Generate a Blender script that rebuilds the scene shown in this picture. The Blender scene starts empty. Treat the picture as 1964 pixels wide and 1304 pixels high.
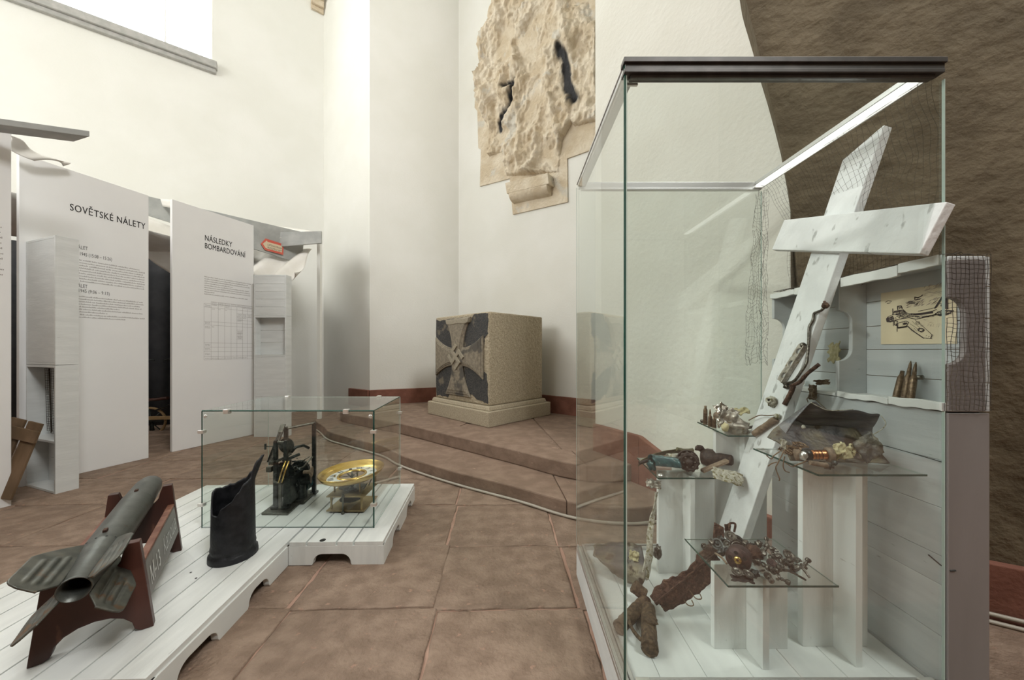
import bpy, bmesh, math, random
from mathutils import Vector, Matrix, noise
random.seed(7)
sc = bpy.context.scene
COL = sc.collection
# ------------------------------------------------------------------ camera
FPX, HY, EYE = 655.0, 672.0, 1.2
cam_d = bpy.data.cameras.new('camera'); cam = bpy.data.objects.new('camera', cam_d); COL.objects.link(cam)
cam.location = (0, 0, EYE); cam.rotation_euler = (math.radians(90), 0, 0)
cam_d.sensor_width = 36; cam_d.lens = 36 * FPX / 1964; cam_d.shift_y = (HY - 652) / 1964
cam_d.clip_start = 0.05; cam_d.clip_end = 200
sc.camera = cam
# ------------------------------------------------------------------ world, lights, exposure
w = bpy.data.worlds.new('sky'); sc.world = w; w.use_nodes = True
bg = w.node_tree.nodes['Background']; bg.inputs[0].default_value = (0.95, 0.98, 1.0, 1); bg.inputs[1].default_value = 6.0
sc.view_settings.view_transform = 'Standard'; sc.view_settings.look = 'None'
sc.view_settings.gamma = 1; sc.view_settings.use_curve_mapping = False
sc.view_settings.exposure = 0.10
sc.cycles.max_bounces = 10; sc.cycles.diffuse_bounces = 5; sc.cycles.transparent_max_bounces = 32
sc.cycles.glossy_bounces = 5; sc.cycles.sample_clamp_indirect = 6; sc.cycles.caustics_reflective = False
def area(name, loc, target, sx, sy, watts, col):
    l = bpy.data.lights.new(name, 'AREA'); l.shape = 'RECTANGLE'; l.size = sx; l.size_y = sy; l.energy = watts; l.color = col
    o = bpy.data.objects.new(name, l); COL.objects.link(o); o.location = loc
    o.rotation_euler = (Vector(target) - Vector(loc)).to_track_quat('-Z', 'Y').to_euler()
    return o
area('window_daylight', (-7.15, 5.4, 7.8), (-3.5, 0.1, 5.0), 3.2, 3.0, 240, (1.0, 1.0, 0.98))
area('left_fill_light', (-8.8, -1.6, 5.6), (-0.5, 2.2, 1.6), 5.0, 5.0, 600, (1.0, 1.0, 0.97))  # added area light for unseen windows on the left; no opening modelled
area('right_fill_light', (4.1, -2.6, 8.6), (-3.8, 3.6, 1.4), 2.6, 2.2, 640, (1.0, 1.0, 0.975))  # added fill for the text panel fronts; no window stands there
def spot(name, loc, target, watts, deg, rad, col):
    l = bpy.data.lights.new(name, 'SPOT'); l.energy = watts; l.spot_size = math.radians(deg); l.spot_blend = .5; l.shadow_soft_size = rad; l.color = col
    o = bpy.data.objects.new(name, l); COL.objects.link(o); o.location = loc; o.rotation_euler = (Vector(target) - Vector(loc)).to_track_quat('-Z', 'Y').to_euler()
spot('gallery_spotlight', (-2.4, 0.55, 3.4), (1.2, 1.45, 1.05), 170, 32, .06, (1.0, 0.97, 0.92))

# ------------------------------------------------------------------ helpers
def P(px, py, d): return Vector(((px - 982) / FPX * d, d, EYE - (py - HY) / FPX * d))
def G(px, py, z):
    d = FPX * (EYE - z) / (py - HY); return Vector(((px - 982) / FPX * d, d, z))
def V(*a): return Vector(a)
def onplane(px, py, a, b):
    """point seen at px,py on the vertical plane through ground points a,b"""
    r = (px - 982) / FPX; dx, dy = b[0] - a[0], b[1] - a[1]
    t = (r * a[1] - a[0]) / (dx - r * dy); d = a[1] + dy * t
    return P(px, py, d)
def frame(o, x, z=None):
    """matrix with origin o, x axis, approx z axis"""
    x = Vector(x).normalized(); z = Vector(z if z is not None else (0, 0, 1))
    y = z.cross(x).normalized(); z = x.cross(y)
    m = Matrix((x, y, z)).transposed().to_4x4(); m.translation = o; return m

class MB:
    def __init__(s, m=None): s.v = []; s.f = []; s.sm = []; s.m = m or Matrix()
    def add(s, vs, fs, smooth=False):
        b = len(s.v); s.v += [s.m @ Vector(p) for p in vs]; s.f += [[i + b for i in f] for f in fs]; s.sm += [smooth] * len(fs); return s
    def box(s, a, b):
        x0, y0, z0 = a; x1, y1, z1 = b
        return s.add([(x0,y0,z0),(x1,y0,z0),(x1,y1,z0),(x0,y1,z0),(x0,y0,z1),(x1,y0,z1),(x1,y1,z1),(x0,y1,z1)],
                     [(0,3,2,1),(4,5,6,7),(0,1,5,4),(1,2,6,5),(2,3,7,6),(3,0,4,7)])
    def hexa(s, b4, t4):
        return s.add(list(b4) + list(t4), [(0,3,2,1),(4,5,6,7),(0,1,5,4),(1,2,6,5),(2,3,7,6),(3,0,4,7)])
    def prism(s, pts, ext):
        """planar polygon pts (3D) extruded by vector ext"""
        n = len(pts); e = Vector(ext); p = [Vector(q) for q in pts]
        return s.add(p + [q + e for q in p], [list(range(n))[::-1], list(range(n, 2*n))] + [(i, (i+1) % n, n + (i+1) % n, n + i) for i in range(n)])
    def tube(s, pts, r, n=8, cap=True):
        pts = [Vector(p) for p in pts]; k = len(pts); rs = r if isinstance(r, (list, tuple)) else [r] * k
        vs = []; fs = []; up = None
        for i, p in enumerate(pts):
            t = (pts[min(i+1, k-1)] - pts[max(i-1, 0)]).normalized()
            if up is None: up = Vector((0, 0, 1)) if abs(t.z) < .9 else Vector((1, 0, 0))
            sx = t.cross(up).normalized(); up = sx.cross(t).normalized()
            for j in range(n):
                a = 2 * math.pi * j / n; vs.append(p + (sx * math.cos(a) + up * math.sin(a)) * rs[i])
        for i in range(k - 1):
            for j in range(n): fs.append((i*n+j, i*n+(j+1) % n, (i+1)*n+(j+1) % n, (i+1)*n+j))
        s.add(vs, fs, n > 4)
        if cap: s.add(vs[:n], [list(range(n))]); s.add(vs[-n:], [list(range(n))[::-1]])
        return s
    def lathe(s, prof, o=(0,0,0), ax=(0,0,1), n=24, arc=None, smooth=True):
        """prof: (radius, height) list around axis"""
        ax = Vector(ax).normalized(); x = ax.orthogonal().normalized(); y = ax.cross(x); o = Vector(o); vs = []; fs = []
        for r, h in prof:
            for j in range(n):
                a = 2 * math.pi * j / n; vs.append(o + ax * h + (x * math.cos(a) + y * math.sin(a)) * r)
        for i in range(len(prof) - 1):
            for j in range(n): fs.append((i*n+j, i*n+(j+1) % n, (i+1)*n+(j+1) % n, (i+1)*n+j))
        return s.add(vs, fs, smooth)
    def sheet(s, fn, nu, nv, th=.002, smooth=True, keep=None):
        """fn(u,v)->point; closed thin shell of thickness th"""
        g = [[Vector(fn(i/nu, j/nv)) for j in range(nv+1)] for i in range(nu+1)]
        vs = []; idx = {}
        for i in range(nu+1):
            for j in range(nv+1):
                du = g[min(i+1,nu)][j] - g[max(i-1,0)][j]; dv = g[i][min(j+1,nv)] - g[i][max(j-1,0)]
                nn = du.cross(dv); nn = nn.normalized() if nn.length > 1e-9 else Vector((0,0,1))
                vs.append(g[i][j] + nn*th/2)
                vs.append(g[i][j] - nn*th/2)
        def I(i, j, k): return (i*(nv+1)+j)*2+k
        K = {}
        for i in range(nu):
            for j in range(nv): K[i, j] = keep is None or keep((i+.5)/nu, (j+.5)/nv)
        fs = []
        for (i, j), ok in K.items():
            if not ok: continue
            fs.append((I(i,j,0), I(i+1,j,0), I(i+1,j+1,0), I(i,j+1,0))); fs.append((I(i,j,1), I(i,j+1,1), I(i+1,j+1,1), I(i+1,j,1)))
            for (a, b, c, d, ni, nj) in ((i,j,i+1,j,i,j-1),(i+1,j,i+1,j+1,i+1,j),(i+1,j+1,i,j+1,i,j+1),(i,j+1,i,j,i-1,j)):
                if not K.get((ni, nj), False): fs.append((I(a,b,1), I(c,d,1), I(c,d,0), I(a,b,0)))
        return s.add(vs, fs, smooth)
    def build(s, name, mat, parent=None, org=None, bevel=0, kind=None, label=None, cat=None, group=None, seg=2):
        me = bpy.data.meshes.new(name)
        if parent is not None: o0 = ORG[parent.name]
        elif org is not None: o0 = Vector(org)
        else:
            xs = [p.x for p in s.v]; ys = [p.y for p in s.v]; o0 = Vector(((min(xs)+max(xs))/2, (min(ys)+max(ys))/2, min(p.z for p in s.v)))
        me.from_pydata([p - o0 for p in s.v], [], s.f); me.polygons.foreach_set('use_smooth', s.sm)
        bm = bmesh.new(); bm.from_mesh(me)
        if s.sm and any(s.sm): bmesh.ops.remove_doubles(bm, verts=bm.verts, dist=1e-5)
        lo = [v for v in bm.verts if not v.link_faces]
        if lo: bmesh.ops.delete(bm, geom=lo, context='VERTS')
        bmesh.ops.recalc_face_normals(bm, faces=bm.faces); bm.to_mesh(me); bm.free()
        me.materials.append(mat)
        o = bpy.data.objects.new(name, me); COL.objects.link(o)
        if parent is not None: o.parent = parent
        else: o.location = o0
        ORG[o.name] = o0
        if bevel:
            b = o.modifiers.new('bevel', 'BEVEL'); b.width = bevel; b.segments = seg; b.limit_method = 'ANGLE'; b.angle_limit = math.radians(40)
        tag(o, label, cat, group, kind); return o
ORG = {}
def tag(o, label=None, cat=None, group=None, kind=None):
    for k, v in (('label', label), ('category', cat), ('group', group), ('kind', kind)):
        if v: o[k] = v
    return o
def thing(name, loc, label, cat, group=None, kind=None):
    o = bpy.data.objects.new(name, None); COL.objects.link(o); o.location = loc; o.empty_display_size = .05
    ORG[o.name] = Vector(loc); return tag(o, label, cat, group, kind)
def copy_thing(r, loc, rot=None, label=None, group=None):
    c = r.copy(); COL.objects.link(c); c.location = loc; ORG[c.name] = Vector(loc)
    if rot is not None: c.rotation_euler = rot
    if label: c['label'] = label
    if group: c['group'] = group
    for ch in r.children:
        k = ch.copy(); COL.objects.link(k); k.parent = c
        for g in ch.children:
            h = g.copy(); COL.objects.link(h); h.parent = k
    return c
def fbm(p, sc_=1.0, o=4): return noise.fractal(Vector(p) * sc_, 1.0, 2.0, o)

# ------------------------------------------------------------------ materials
def srgb(r, g, b):
    f = lambda c: (c/255/12.92) if c/255 <= .04045 else ((c/255+.055)/1.055)**2.4
    return (f(r), f(g), f(b))
def mat(name, c1, c2=None, rough=.6, metal=0.0, scale=6.0, stretch=(1,1,1), lo=.4, hi=.65, bump=0.0, bscale=None, detail=6, spots=None, rand=0.0, rough2=None, bdist=.01):
    m = bpy.data.materials.new(name); m.use_nodes = True; nt = m.node_tree; N = nt.nodes; L = nt.links
    b = N['Principled BSDF']; b.inputs['Roughness'].default_value = rough; b.inputs['Metallic'].default_value = metal
    tc = N.new('ShaderNodeTexCoord'); mp = N.new('ShaderNodeMapping'); mp.inputs['Scale'].default_value = stretch
    L.new(tc.outputs['Object'], mp.inputs[0])
    ns = N.new('ShaderNodeTexNoise'); ns.inputs['Scale'].default_value = scale; ns.inputs['Detail'].default_value = detail; L.new(mp.outputs[0], ns.inputs['Vector'])
    if rand:
        oi = N.new('ShaderNodeObjectInfo'); ml = N.new('ShaderNodeVectorMath'); ml.operation = 'SCALE'; ml.inputs[0].default_value = (17, 31, 23)
        L.new(oi.outputs['Random'], ml.inputs['Scale']); ad = N.new('ShaderNodeVectorMath'); L.new(tc.outputs['Object'], ad.inputs[0]); L.new(ml.outputs[0], ad.inputs[1]); L.new(ad.outputs[0], mp.inputs[0])
    rp = N.new('ShaderNodeValToRGB'); rp.color_ramp.elements[0].position = lo; rp.color_ramp.elements[1].position = hi
    rp.color_ramp.elements[0].color = (*c1, 1); rp.color_ramp.elements[1].color = (*(c2 or c1), 1); L.new(ns.outputs[0], rp.inputs[0])
    out = rp.outputs[0]
    if spots:
        sc_, thr, col, st = spots
        mp2 = N.new('ShaderNodeMapping'); mp2.inputs['Scale'].default_value = st; L.new(tc.outputs['Object'], mp2.inputs[0])
        n2 = N.new('ShaderNodeTexNoise'); n2.inputs['Scale'].default_value = sc_; n2.inputs['Detail'].default_value = 8; L.new(mp2.outputs[0], n2.inputs['Vector'])
        r2 = N.new('ShaderNodeValToRGB'); r2.color_ramp.elements[0].position = thr; r2.color_ramp.elements[1].position = thr + .06; L.new(n2.outputs[0], r2.inputs[0])
        mx = N.new('ShaderNodeMix'); mx.data_type = 'RGBA'; L.new(r2.outputs[0], mx.inputs['Factor']); L.new(out, mx.inputs['A']); mx.inputs['B'].default_value = (*col, 1); out = mx.outputs['Result']
    if rand:
        hs = N.new('ShaderNodeHueSaturation'); mr = N.new('ShaderNodeMapRange'); mr.inputs['To Min'].default_value = 1 - rand; mr.inputs['To Max'].default_value = 1 + rand
        L.new(oi.outputs['Random'], mr.inputs['Value']); L.new(mr.outputs[0], hs.inputs['Value']); L.new(out, hs.inputs['Color']); out = hs.outputs[0]
    L.new(out, b.inputs['Base Color'])
    if rough2 is not None:
        mr = N.new('ShaderNodeMapRange'); mr.inputs['From Min'].default_value = .3; mr.inputs['From Max'].default_value = .7; mr.inputs['To Min'].default_value = rough; mr.inputs['To Max'].default_value = rough2
        L.new(ns.outputs[0], mr.inputs['Value']); L.new(mr.outputs[0], b.inputs['Roughness'])
    if bump:
        nb = N.new('ShaderNodeTexNoise'); nb.inputs['Scale'].default_value = bscale or scale; nb.inputs['Detail'].default_value = 8; L.new(mp.outputs[0], nb.inputs['Vector'])
        bp = N.new('ShaderNodeBump'); bp.inputs['Strength'].default_value = bump; bp.inputs['Distance'].default_value = bdist; L.new(nb.outputs[0], bp.inputs['Height']); L.new(bp.outputs[0], b.inputs['Normal'])
    return m
M = {}
M['plaster'] = mat('plaster', (.785,.785,.735), (.825,.825,.785), .9, scale=1.2, bump=.25, bscale=45, bdist=.006)
M['plaster_rough'] = mat('plaster_rough', (.745,.735,.665), (.795,.79,.725), .9, scale=1.5, bump=.45, bscale=28, bdist=.01)
M['ceiling'] = mat('ceiling_plaster', (.75,.73,.68), (.8,.78,.73), .9)
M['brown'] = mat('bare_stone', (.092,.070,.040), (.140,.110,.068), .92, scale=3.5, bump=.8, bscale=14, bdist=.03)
M['floor'] = mat('mortar', (.38,.235,.18), (.43,.28,.215), .9, scale=14, bump=.4, bscale=60)
M['slab'] = mat('sandstone_slab', (.212,.145,.104), (.305,.218,.162), .70, scale=7, detail=14, bump=1.0, bscale=34, rand=.07, spots=(13, .64, (.36,.225,.165), (1,1,1)), bdist=.010)
M['step'] = mat('sandstone_step', (.205,.138,.100), (.275,.192,.142), .8, scale=8, detail=12, bump=.8, bscale=40, rand=.06, spots=(11,.68,(.38,.26,.2),(1,1,1)), bdist=.005)
M['redbase'] = mat('red_sandstone', (.19,.075,.050), (.25,.105,.072), .85, scale=7, bump=.4, bscale=50)
M['granite'] = mat('granite', (.35,.295,.205), (.53,.455,.33), .85, scale=70, detail=8, bump=.9, bscale=26, stretch=(1,1,1), bdist=.02)
M['granite_fine'] = mat('granite_fine', (.36,.305,.22), (.50,.435,.32), .85, scale=90, bump=.3, bscale=90)
M['paintstone'] = mat('blackened_stone', (.035,.036,.038), (.085,.08,.072), .8, scale=60, bump=.5, bscale=60, spots=(5,.60,(.17,.145,.105),(1,1,1)))
M['carved'] = mat('carved_stone', (.21,.18,.135), (.30,.26,.195), .8, scale=30, bump=.25, bscale=80, spots=(4,.56,(.10,.09,.075),(1,1,1)))
M['carved_light'] = mat('carved_stone_light', (.30,.265,.2), (.37,.33,.25), .8, scale=60)
M['ruinstone'] = mat('broken_limestone', (.60,.50,.36), (.74,.66,.53), .9, scale=4, bump=1.0, bscale=24, bdist=.02, spots=(3.2,.60,(.62,.58,.5),(1,1,1)))
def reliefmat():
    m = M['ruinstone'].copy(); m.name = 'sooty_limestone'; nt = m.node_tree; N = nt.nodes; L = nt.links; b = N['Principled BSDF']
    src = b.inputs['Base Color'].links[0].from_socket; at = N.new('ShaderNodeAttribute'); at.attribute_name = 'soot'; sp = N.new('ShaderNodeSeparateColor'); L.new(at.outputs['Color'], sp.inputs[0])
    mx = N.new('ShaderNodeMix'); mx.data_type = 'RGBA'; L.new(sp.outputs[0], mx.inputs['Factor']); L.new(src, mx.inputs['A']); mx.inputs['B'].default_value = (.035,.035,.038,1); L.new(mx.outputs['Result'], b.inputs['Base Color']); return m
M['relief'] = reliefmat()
M['char'] = mat('charred_stone', (.03,.03,.033), (.12,.115,.11), .9, scale=18, stretch=(3,3,.5), bump=.7, bscale=30)
M['white'] = mat('white_board', (.81,.81,.815), (.84,.84,.84), .45, scale=2)
M['wpaint'] = mat('white_paint', (.73,.75,.735), (.80,.82,.80), .38, scale=3.5, stretch=(6,1,1), spots=(16,.72,(.30,.29,.27),(4,.6,3)), bump=.12, bscale=14, rand=.03)
M['wpaint2'] = mat('grey_white_paint', (.64,.66,.655), (.70,.72,.715), .5, scale=3.5, stretch=(1,1,6), spots=(18,.74,(.25,.24,.22),(1,1,3)), bump=.12, bscale=14, rand=.03)
M['endshade'] = mat('shaded_end_paint', (.17,.155,.148), (.21,.195,.188), .5, scale=3, stretch=(1,1,.3), bump=.1, bscale=14)  # near end boards darkened in the colour to stand for their shade
M['crateshade'] = mat('shaded_white_paint', (.48,.51,.515), (.57,.60,.60), .5, scale=5, stretch=(1,.3,3), bump=.15, bscale=18, rand=.04, spots=(26,.70,(.25,.26,.25),(1,.6,3)))  # white crate paint lowered in tone, shade put into the colour
M['xpaint'] = mat('cross_paint', (.68,.70,.70), (.78,.80,.80), .5, scale=9, stretch=(1,1,1), spots=(30,.63,(.40,.41,.40),(1,1,.3)), bump=.35, bscale=40)
M['greyboard'] = mat('grey_board', (.36,.37,.36), (.46,.47,.45), .7, scale=6, bump=.15)
M['gap'] = mat('dark_gap', (.02,.02,.018), None, .9)
M['cloth'] = mat('white_cloth', (.78,.76,.71), (.82,.8,.76), .9, scale=9)
M['shadecloth'] = mat('shade_cloth', (.022,.023,.026), (.035,.035,.038), .95)
M['alu'] = mat('aluminium', (.60,.60,.59), (.66,.66,.65), .38, .85, scale=20, stretch=(.2,.2,4))
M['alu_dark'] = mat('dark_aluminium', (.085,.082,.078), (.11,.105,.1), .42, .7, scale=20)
M['chrome'] = mat('chrome', (.80,.79,.76), None, .28, .8)
M['rocket'] = mat('olive_steel', (.085,.09,.082), (.135,.14,.128), .34, .55, scale=18, bump=.08, bscale=80, spots=(14,.66,(.10,.075,.05),(1,1,1)), rough2=.5)
M['fin'] = mat('fin_steel', (.09,.095,.083), (.16,.16,.14), .38, .6, scale=24, spots=(18,.58,(.15,.095,.055),(1,1,1)), rough2=.5)
M['bore'] = mat('black_bore', (.006,.005,.004), None, .9)
M['redwood'] = mat('mahogany_board', (.038,.014,.010), (.075,.024,.016), .38, scale=5, stretch=(1,1,.2), spots=(9,.66,(.16,.07,.045),(1,1,.4)))
M['redlight'] = mat('worn_red_edge', (.16,.055,.03), (.30,.15,.10), .5, scale=18)
M['plate'] = mat('grey_plate', (.16,.145,.13), (.19,.175,.16), .4, scale=6)
M['ink_white'] = mat('white_lettering', (.72,.72,.7), None, .6)
M['casing'] = mat('black_casing', (.010,.011,.013), (.022,.023,.027), .42, .35, scale=28, bump=.25, bscale=60, rough2=.6)
M['iron'] = mat('dark_iron', (.022,.026,.024), (.05,.055,.05), .38, .5, scale=60)
M['iron_light'] = mat('worn_iron', (.10,.10,.085), (.17,.165,.14), .38, .8, scale=60)
M['brass'] = mat('brass', (.60,.40,.12), (.70,.50,.19), .26, 1.0, scale=8)
M['brass_dull'] = mat('dull_brass', (.33,.255,.135), (.42,.33,.19), .42, .9, scale=12)
M['enamel'] = mat('white_enamel', (.80,.80,.76), None, .2)
M['black'] = mat('black_print', (.012,.010,.010), None, .6)
M['grey_print'] = mat('grey_print', (.30,.28,.27), None, .7)
M['red_print'] = mat('red_print', (.62,.10,.06), (.66,.13,.08), .6)
M['cream'] = mat('cream_print', (.72,.60,.42), None, .7)
M['paper'] = mat('yellowed_paper', (.72,.62,.42), (.78,.69,.50), .8, scale=3)
M['ink'] = mat('ink', (.035,.026,.028), (.06,.04,.045), .8)
M['wash'] = mat('ink_wash', (.50,.42,.33), (.35,.28,.24), .8, scale=16, stretch=(1,2,2))
M['rust'] = mat('rusted_steel', (.050,.024,.016), (.115,.056,.038), .8, .2, scale=55, bump=1.0, bscale=76, bdist=.012, spots=(60,.58,(.15,.085,.055),(1,1,1)))
M['rust_brown'] = mat('brown_crust', (.060,.038,.022), (.15,.10,.058), .8, .1, scale=72, bump=1.0, bscale=100, bdist=.006)
M['scrap'] = mat('scrap_aluminium', (.30,.275,.235), (.50,.46,.40), .42, .6, scale=63, bump=.5, bscale=44, spots=(42,.6,(.20,.15,.08),(1,1,1)))
M['scrap_shiny'] = mat('torn_aluminium', (.62,.58,.52), (.75,.71,.65), .2, .95, scale=54, bump=.3, bscale=40)
M['tank'] = mat('corroded_skin', (.085,.083,.085), (.23,.20,.135), .5, .4, scale=13, bump=.9, bscale=36, detail=10, spots=(16,.56,(.06,.042,.028),(1,1,1)))
M['skin_grey'] = mat('blue_grey_skin', (.105,.105,.115), (.17,.165,.165), .45, .5, scale=14, stretch=(.4,1,3), bump=.4, bscale=40)
M['teal'] = mat('teal_enamel', (.018,.06,.068), (.035,.10,.105), .22, .2, scale=70, spots=(60,.62,(.24,.27,.26),(1,1,1)))
M['olive'] = mat('olive_strip', (.075,.07,.035), (.14,.13,.07), .6, .2, scale=70)
M['blackmetal'] = mat('scorched_metal', (.020,.015,.013), (.055,.038,.030), .55, .3, scale=80, bump=.6, bscale=60)
M['darkred'] = mat('dark_red_drum', (.040,.022,.020), (.075,.04,.035), .5, .3, scale=80, bump=.3)
M['gear'] = mat('grey_gear', (.075,.068,.058), (.19,.175,.15), .33, .8, scale=100, bump=.2)
M['copper'] = mat('copper_wire', (.55,.22,.09), (.66,.30,.14), .3, 1.0, scale=80)
M['wire'] = mat('old_wire', (.16,.10,.055), (.25,.17,.10), .5, .5, scale=30)
M['pale'] = mat('pale_crust', (.36,.34,.27), (.56,.54,.46), .8, .1, scale=78, bump=.8, bscale=100, spots=(66,.54,(.20,.18,.09),(1,1,1)))
M['yellow'] = mat('yellowed_alloy', (.52,.46,.26), (.62,.57,.36), .75, .1, scale=70, bump=.3, spots=(60,.64,(.2,.15,.08),(1,1,1)))
M['leather'] = mat('brown_strap', (.16,.115,.075), (.27,.20,.14), .75, scale=72, bump=.4)
M['wood'] = mat('old_wood', (.10,.062,.032), (.19,.12,.068), .7, scale=8, stretch=(1,1,.2), bump=.3)
M['lightwood'] = mat('bent_wood', (.28,.18,.08), (.36,.24,.12), .6, scale=8)
M['net'] = mat('net_twine', (.040,.032,.024), (.075,.06,.042), .9)
M['bullet'] = mat('cartridge_brass', (.10,.065,.038), (.20,.14,.085), .42, .5, scale=110, rand=.15)
M['cable'] = mat('beige_cable', (.42,.38,.32), (.48,.44,.38), .5)
M['sill'] = mat('sill_stone', (.40,.40,.38), (.48,.47,.45), .8, scale=14)
M['gedge'] = mat('green_glass_edge', (.010,.055,.042), (.015,.07,.055), .12)
M['gedge_light'] = mat('pale_glass_edge', (.45,.55,.50), None, .15)
def glassmat():
    m = bpy.data.materials.new('clear_glass'); m.use_nodes = True; nt = m.node_tree; N = nt.nodes; L = nt.links; N.remove(N['Principled BSDF'])
    out = N['Material Output']; tr = N.new('ShaderNodeBsdfTransparent'); tr.inputs[0].default_value = (.955,.975,.965,1)
    gl = N.new('ShaderNodeBsdfGlossy'); gl.inputs['Roughness'].default_value = 0.0; gl.inputs[0].default_value = (1,1,1,1)
    fr = N.new('ShaderNodeFresnel'); ge = N.new('ShaderNodeNewGeometry'); mr = N.new('ShaderNodeMapRange')
    mr.inputs['To Min'].default_value = 1.5; mr.inputs['To Max'].default_value = 1/1.5; L.new(ge.outputs['Backfacing'], mr.inputs['Value']); L.new(mr.outputs[0], fr.inputs['IOR'])
    mx = N.new('ShaderNodeMixShader'); L.new(fr.outputs[0], mx.inputs[0]); L.new(tr.outputs[0], mx.inputs[1]); L.new(gl.outputs[0], mx.inputs[2]); L.new(mx.outputs[0], out.inputs[0])
    return m
M['glass'] = glassmat()
def emit(name, col, st):
    m = bpy.data.materials.new(name); m.use_nodes = True; b = m.node_tree.nodes['Principled BSDF']
    b.inputs['Base Color'].default_value = (.8,.8,.8,1); b.inputs['Emission Color'].default_value = (*col, 1); b.inputs['Emission Strength'].default_value = st; return m
M['tube_light'] = emit('lit_tube', (1, .98, .94), 2.2)

def textmesh(s, shear=0.0, spacing=1.0, bold=0.0):
    """flat outline of a word: (verts, faces), left bottom at 0, cap height about 0.7"""
    c = bpy.data.curves.new('t', 'FONT'); c.body = s; c.shear = shear; c.space_character = spacing; c.size = 1; c.resolution_u = 3
    o = bpy.data.objects.new('t', c); COL.objects.link(o); bpy.context.view_layer.update()
    me = bpy.data.meshes.new_from_object(o.evaluated_get(bpy.context.evaluated_depsgraph_get()))
    vs = [v.co.copy() for v in me.vertices]; fs = [list(p.vertices) for p in me.polygons]
    bpy.data.objects.remove(o); bpy.data.curves.remove(c); bpy.data.meshes.remove(me)
    x0 = min(v.x for v in vs); x1 = max(v.x for v in vs)
    return [(v.x - x0, v.y) for v in vs], fs, x1 - x0
def text(s, o, xdir, updir, width, lift, name, m, parent, shear=0.0, spacing=1.0, bold=0.0, height=None):
    """word laid flat on a face: o left baseline, width in metres"""
    vs, fs, wd = textmesh(s, shear, spacing, bold); k = width / wd; x = Vector(xdir).normalized(); u = Vector(updir).normalized(); n = x.cross(u)
    ky = k if height is None else height / .72
    mb = MB(); mb.add([Vector(o) + x * a * k + u * b * ky + n * lift for a, b in vs], fs)
    if bold: mb.add([Vector(o) + x * (a + bold) * k + u * (b + bold*.6) * ky + n * (lift + .0004) for a, b in vs], fs)
    return mb.build(name, m, parent)

# ================================================================== SETTING
C1 = (-3.84, 6.96); F1 = (-2.50, 6.0); F2 = (-1.03, 6.60); RE = (1.90, 4.24)
W3a = (0.797, 3.264); W3b = (1.56, 1.913); WD = Vector((-1.4, -1.0, 0))
def struct(o): o['kind'] = 'structure'; return o
def out_n(a, b):
    d = Vector((b[0]-a[0], b[1]-a[1], 0)); n = Vector((d.y, -d.x, 0)).normalized()
    return n if n.dot(Vector((a[0], a[1], 0)) - Vector((-1, 1.5, 0))) > 0 else -n
def wallseg(name, a, b, m, z0=-.05, z1=10, th=.35):
    n = out_n(a, b); mb = MB(); mb.prism([V(a[0],a[1],z0), V(b[0],b[1],z0), V(b[0],b[1],z1), V(a[0],a[1],z1)], n*th)
    return mb.build(name, m, kind='structure')
# left wall with its high window opening
Lp = lambda t: (C1[0] + WD.x*t, C1[1] + WD.y*t)
nL = out_n(Lp(0), Lp(4))
mb = MB()
for t0, t1, z0, z1 in ((0,.997,-.05,10), (.997,3.3,-.05,6.22), (.997,3.3,9.3,10), (3.3,4,-.05,10)):
    a, b = Lp(t0), Lp(t1); mb.prism([V(*a,z0), V(*b,z0), V(*b,z1), V(*a,z1)], nL*.5)
wl = mb.build('wall_left', M['plaster'], kind='structure')
win = thing('window_1', V(*Lp(2.1), 6.22), None, None, kind='structure')
mb = MB()
q = lambda t, z, o=.42: V(*Lp(t), z) + nL*o
for t0, t1, z0, z1 in ((.997,1.04,6.22,9.3), (3.25,3.3,6.22,9.3), (1.37,1.385,6.22,9.3), (1.04,3.25,9.2,9.3), (1.04,3.25,6.22,6.30)):
    mb.prism([q(t0,z0), q(t1,z0), q(t1,z1), q(t0,z1)], nL*.05)
mb.build('window_frame', M['white'], win)
MB().prism([q(1.0,6.22,.44), q(3.3,6.22,.44), q(3.3,9.3,.44), q(1.0,9.3,.44)], nL*.006).build('pane', M['glass'], win)
mb = MB(); q2 = lambda t, z, o: V(*Lp(t), z) + nL*o
mb.prism([q2(.955,6.10,-.10), q2(3.35,6.10,-.10), q2(3.35,6.22,-.10), q2(.955,6.22,-.10)], nL*.5)
mb.prism([q2(.965,6.03,-.06), q2(3.34,6.03,-.06), q2(3.34,6.10,-.06), q2(.965,6.10,-.06)], nL*.1)
mb.build('window_sill', M['sill'], win, bevel=.01)
wallseg('wall_back_left', C1, F1, M['plaster']); wallseg('wall_back', F1, F2, M['plaster']); wallseg('wall_relief', F2, RE, M['plaster'])
wallseg('wall_right', W3a, W3b, M['plaster_rough'], th=.5)
wallseg('wall_light_stop', RE, (2.6, 1.5), M['plaster'], th=.2)  # unseen wall added to stop sky light leaking in behind
wallseg('wall_rear_left', Lp(4), (-9.4,-5.5), M['plaster']); wallseg('wall_rear', (-9.4,-5.5), (4.6,-5.5), M['brown']); wallseg('wall_rear_right', (4.6,-5.5), (4.6,.19), M['brown'])
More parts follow.
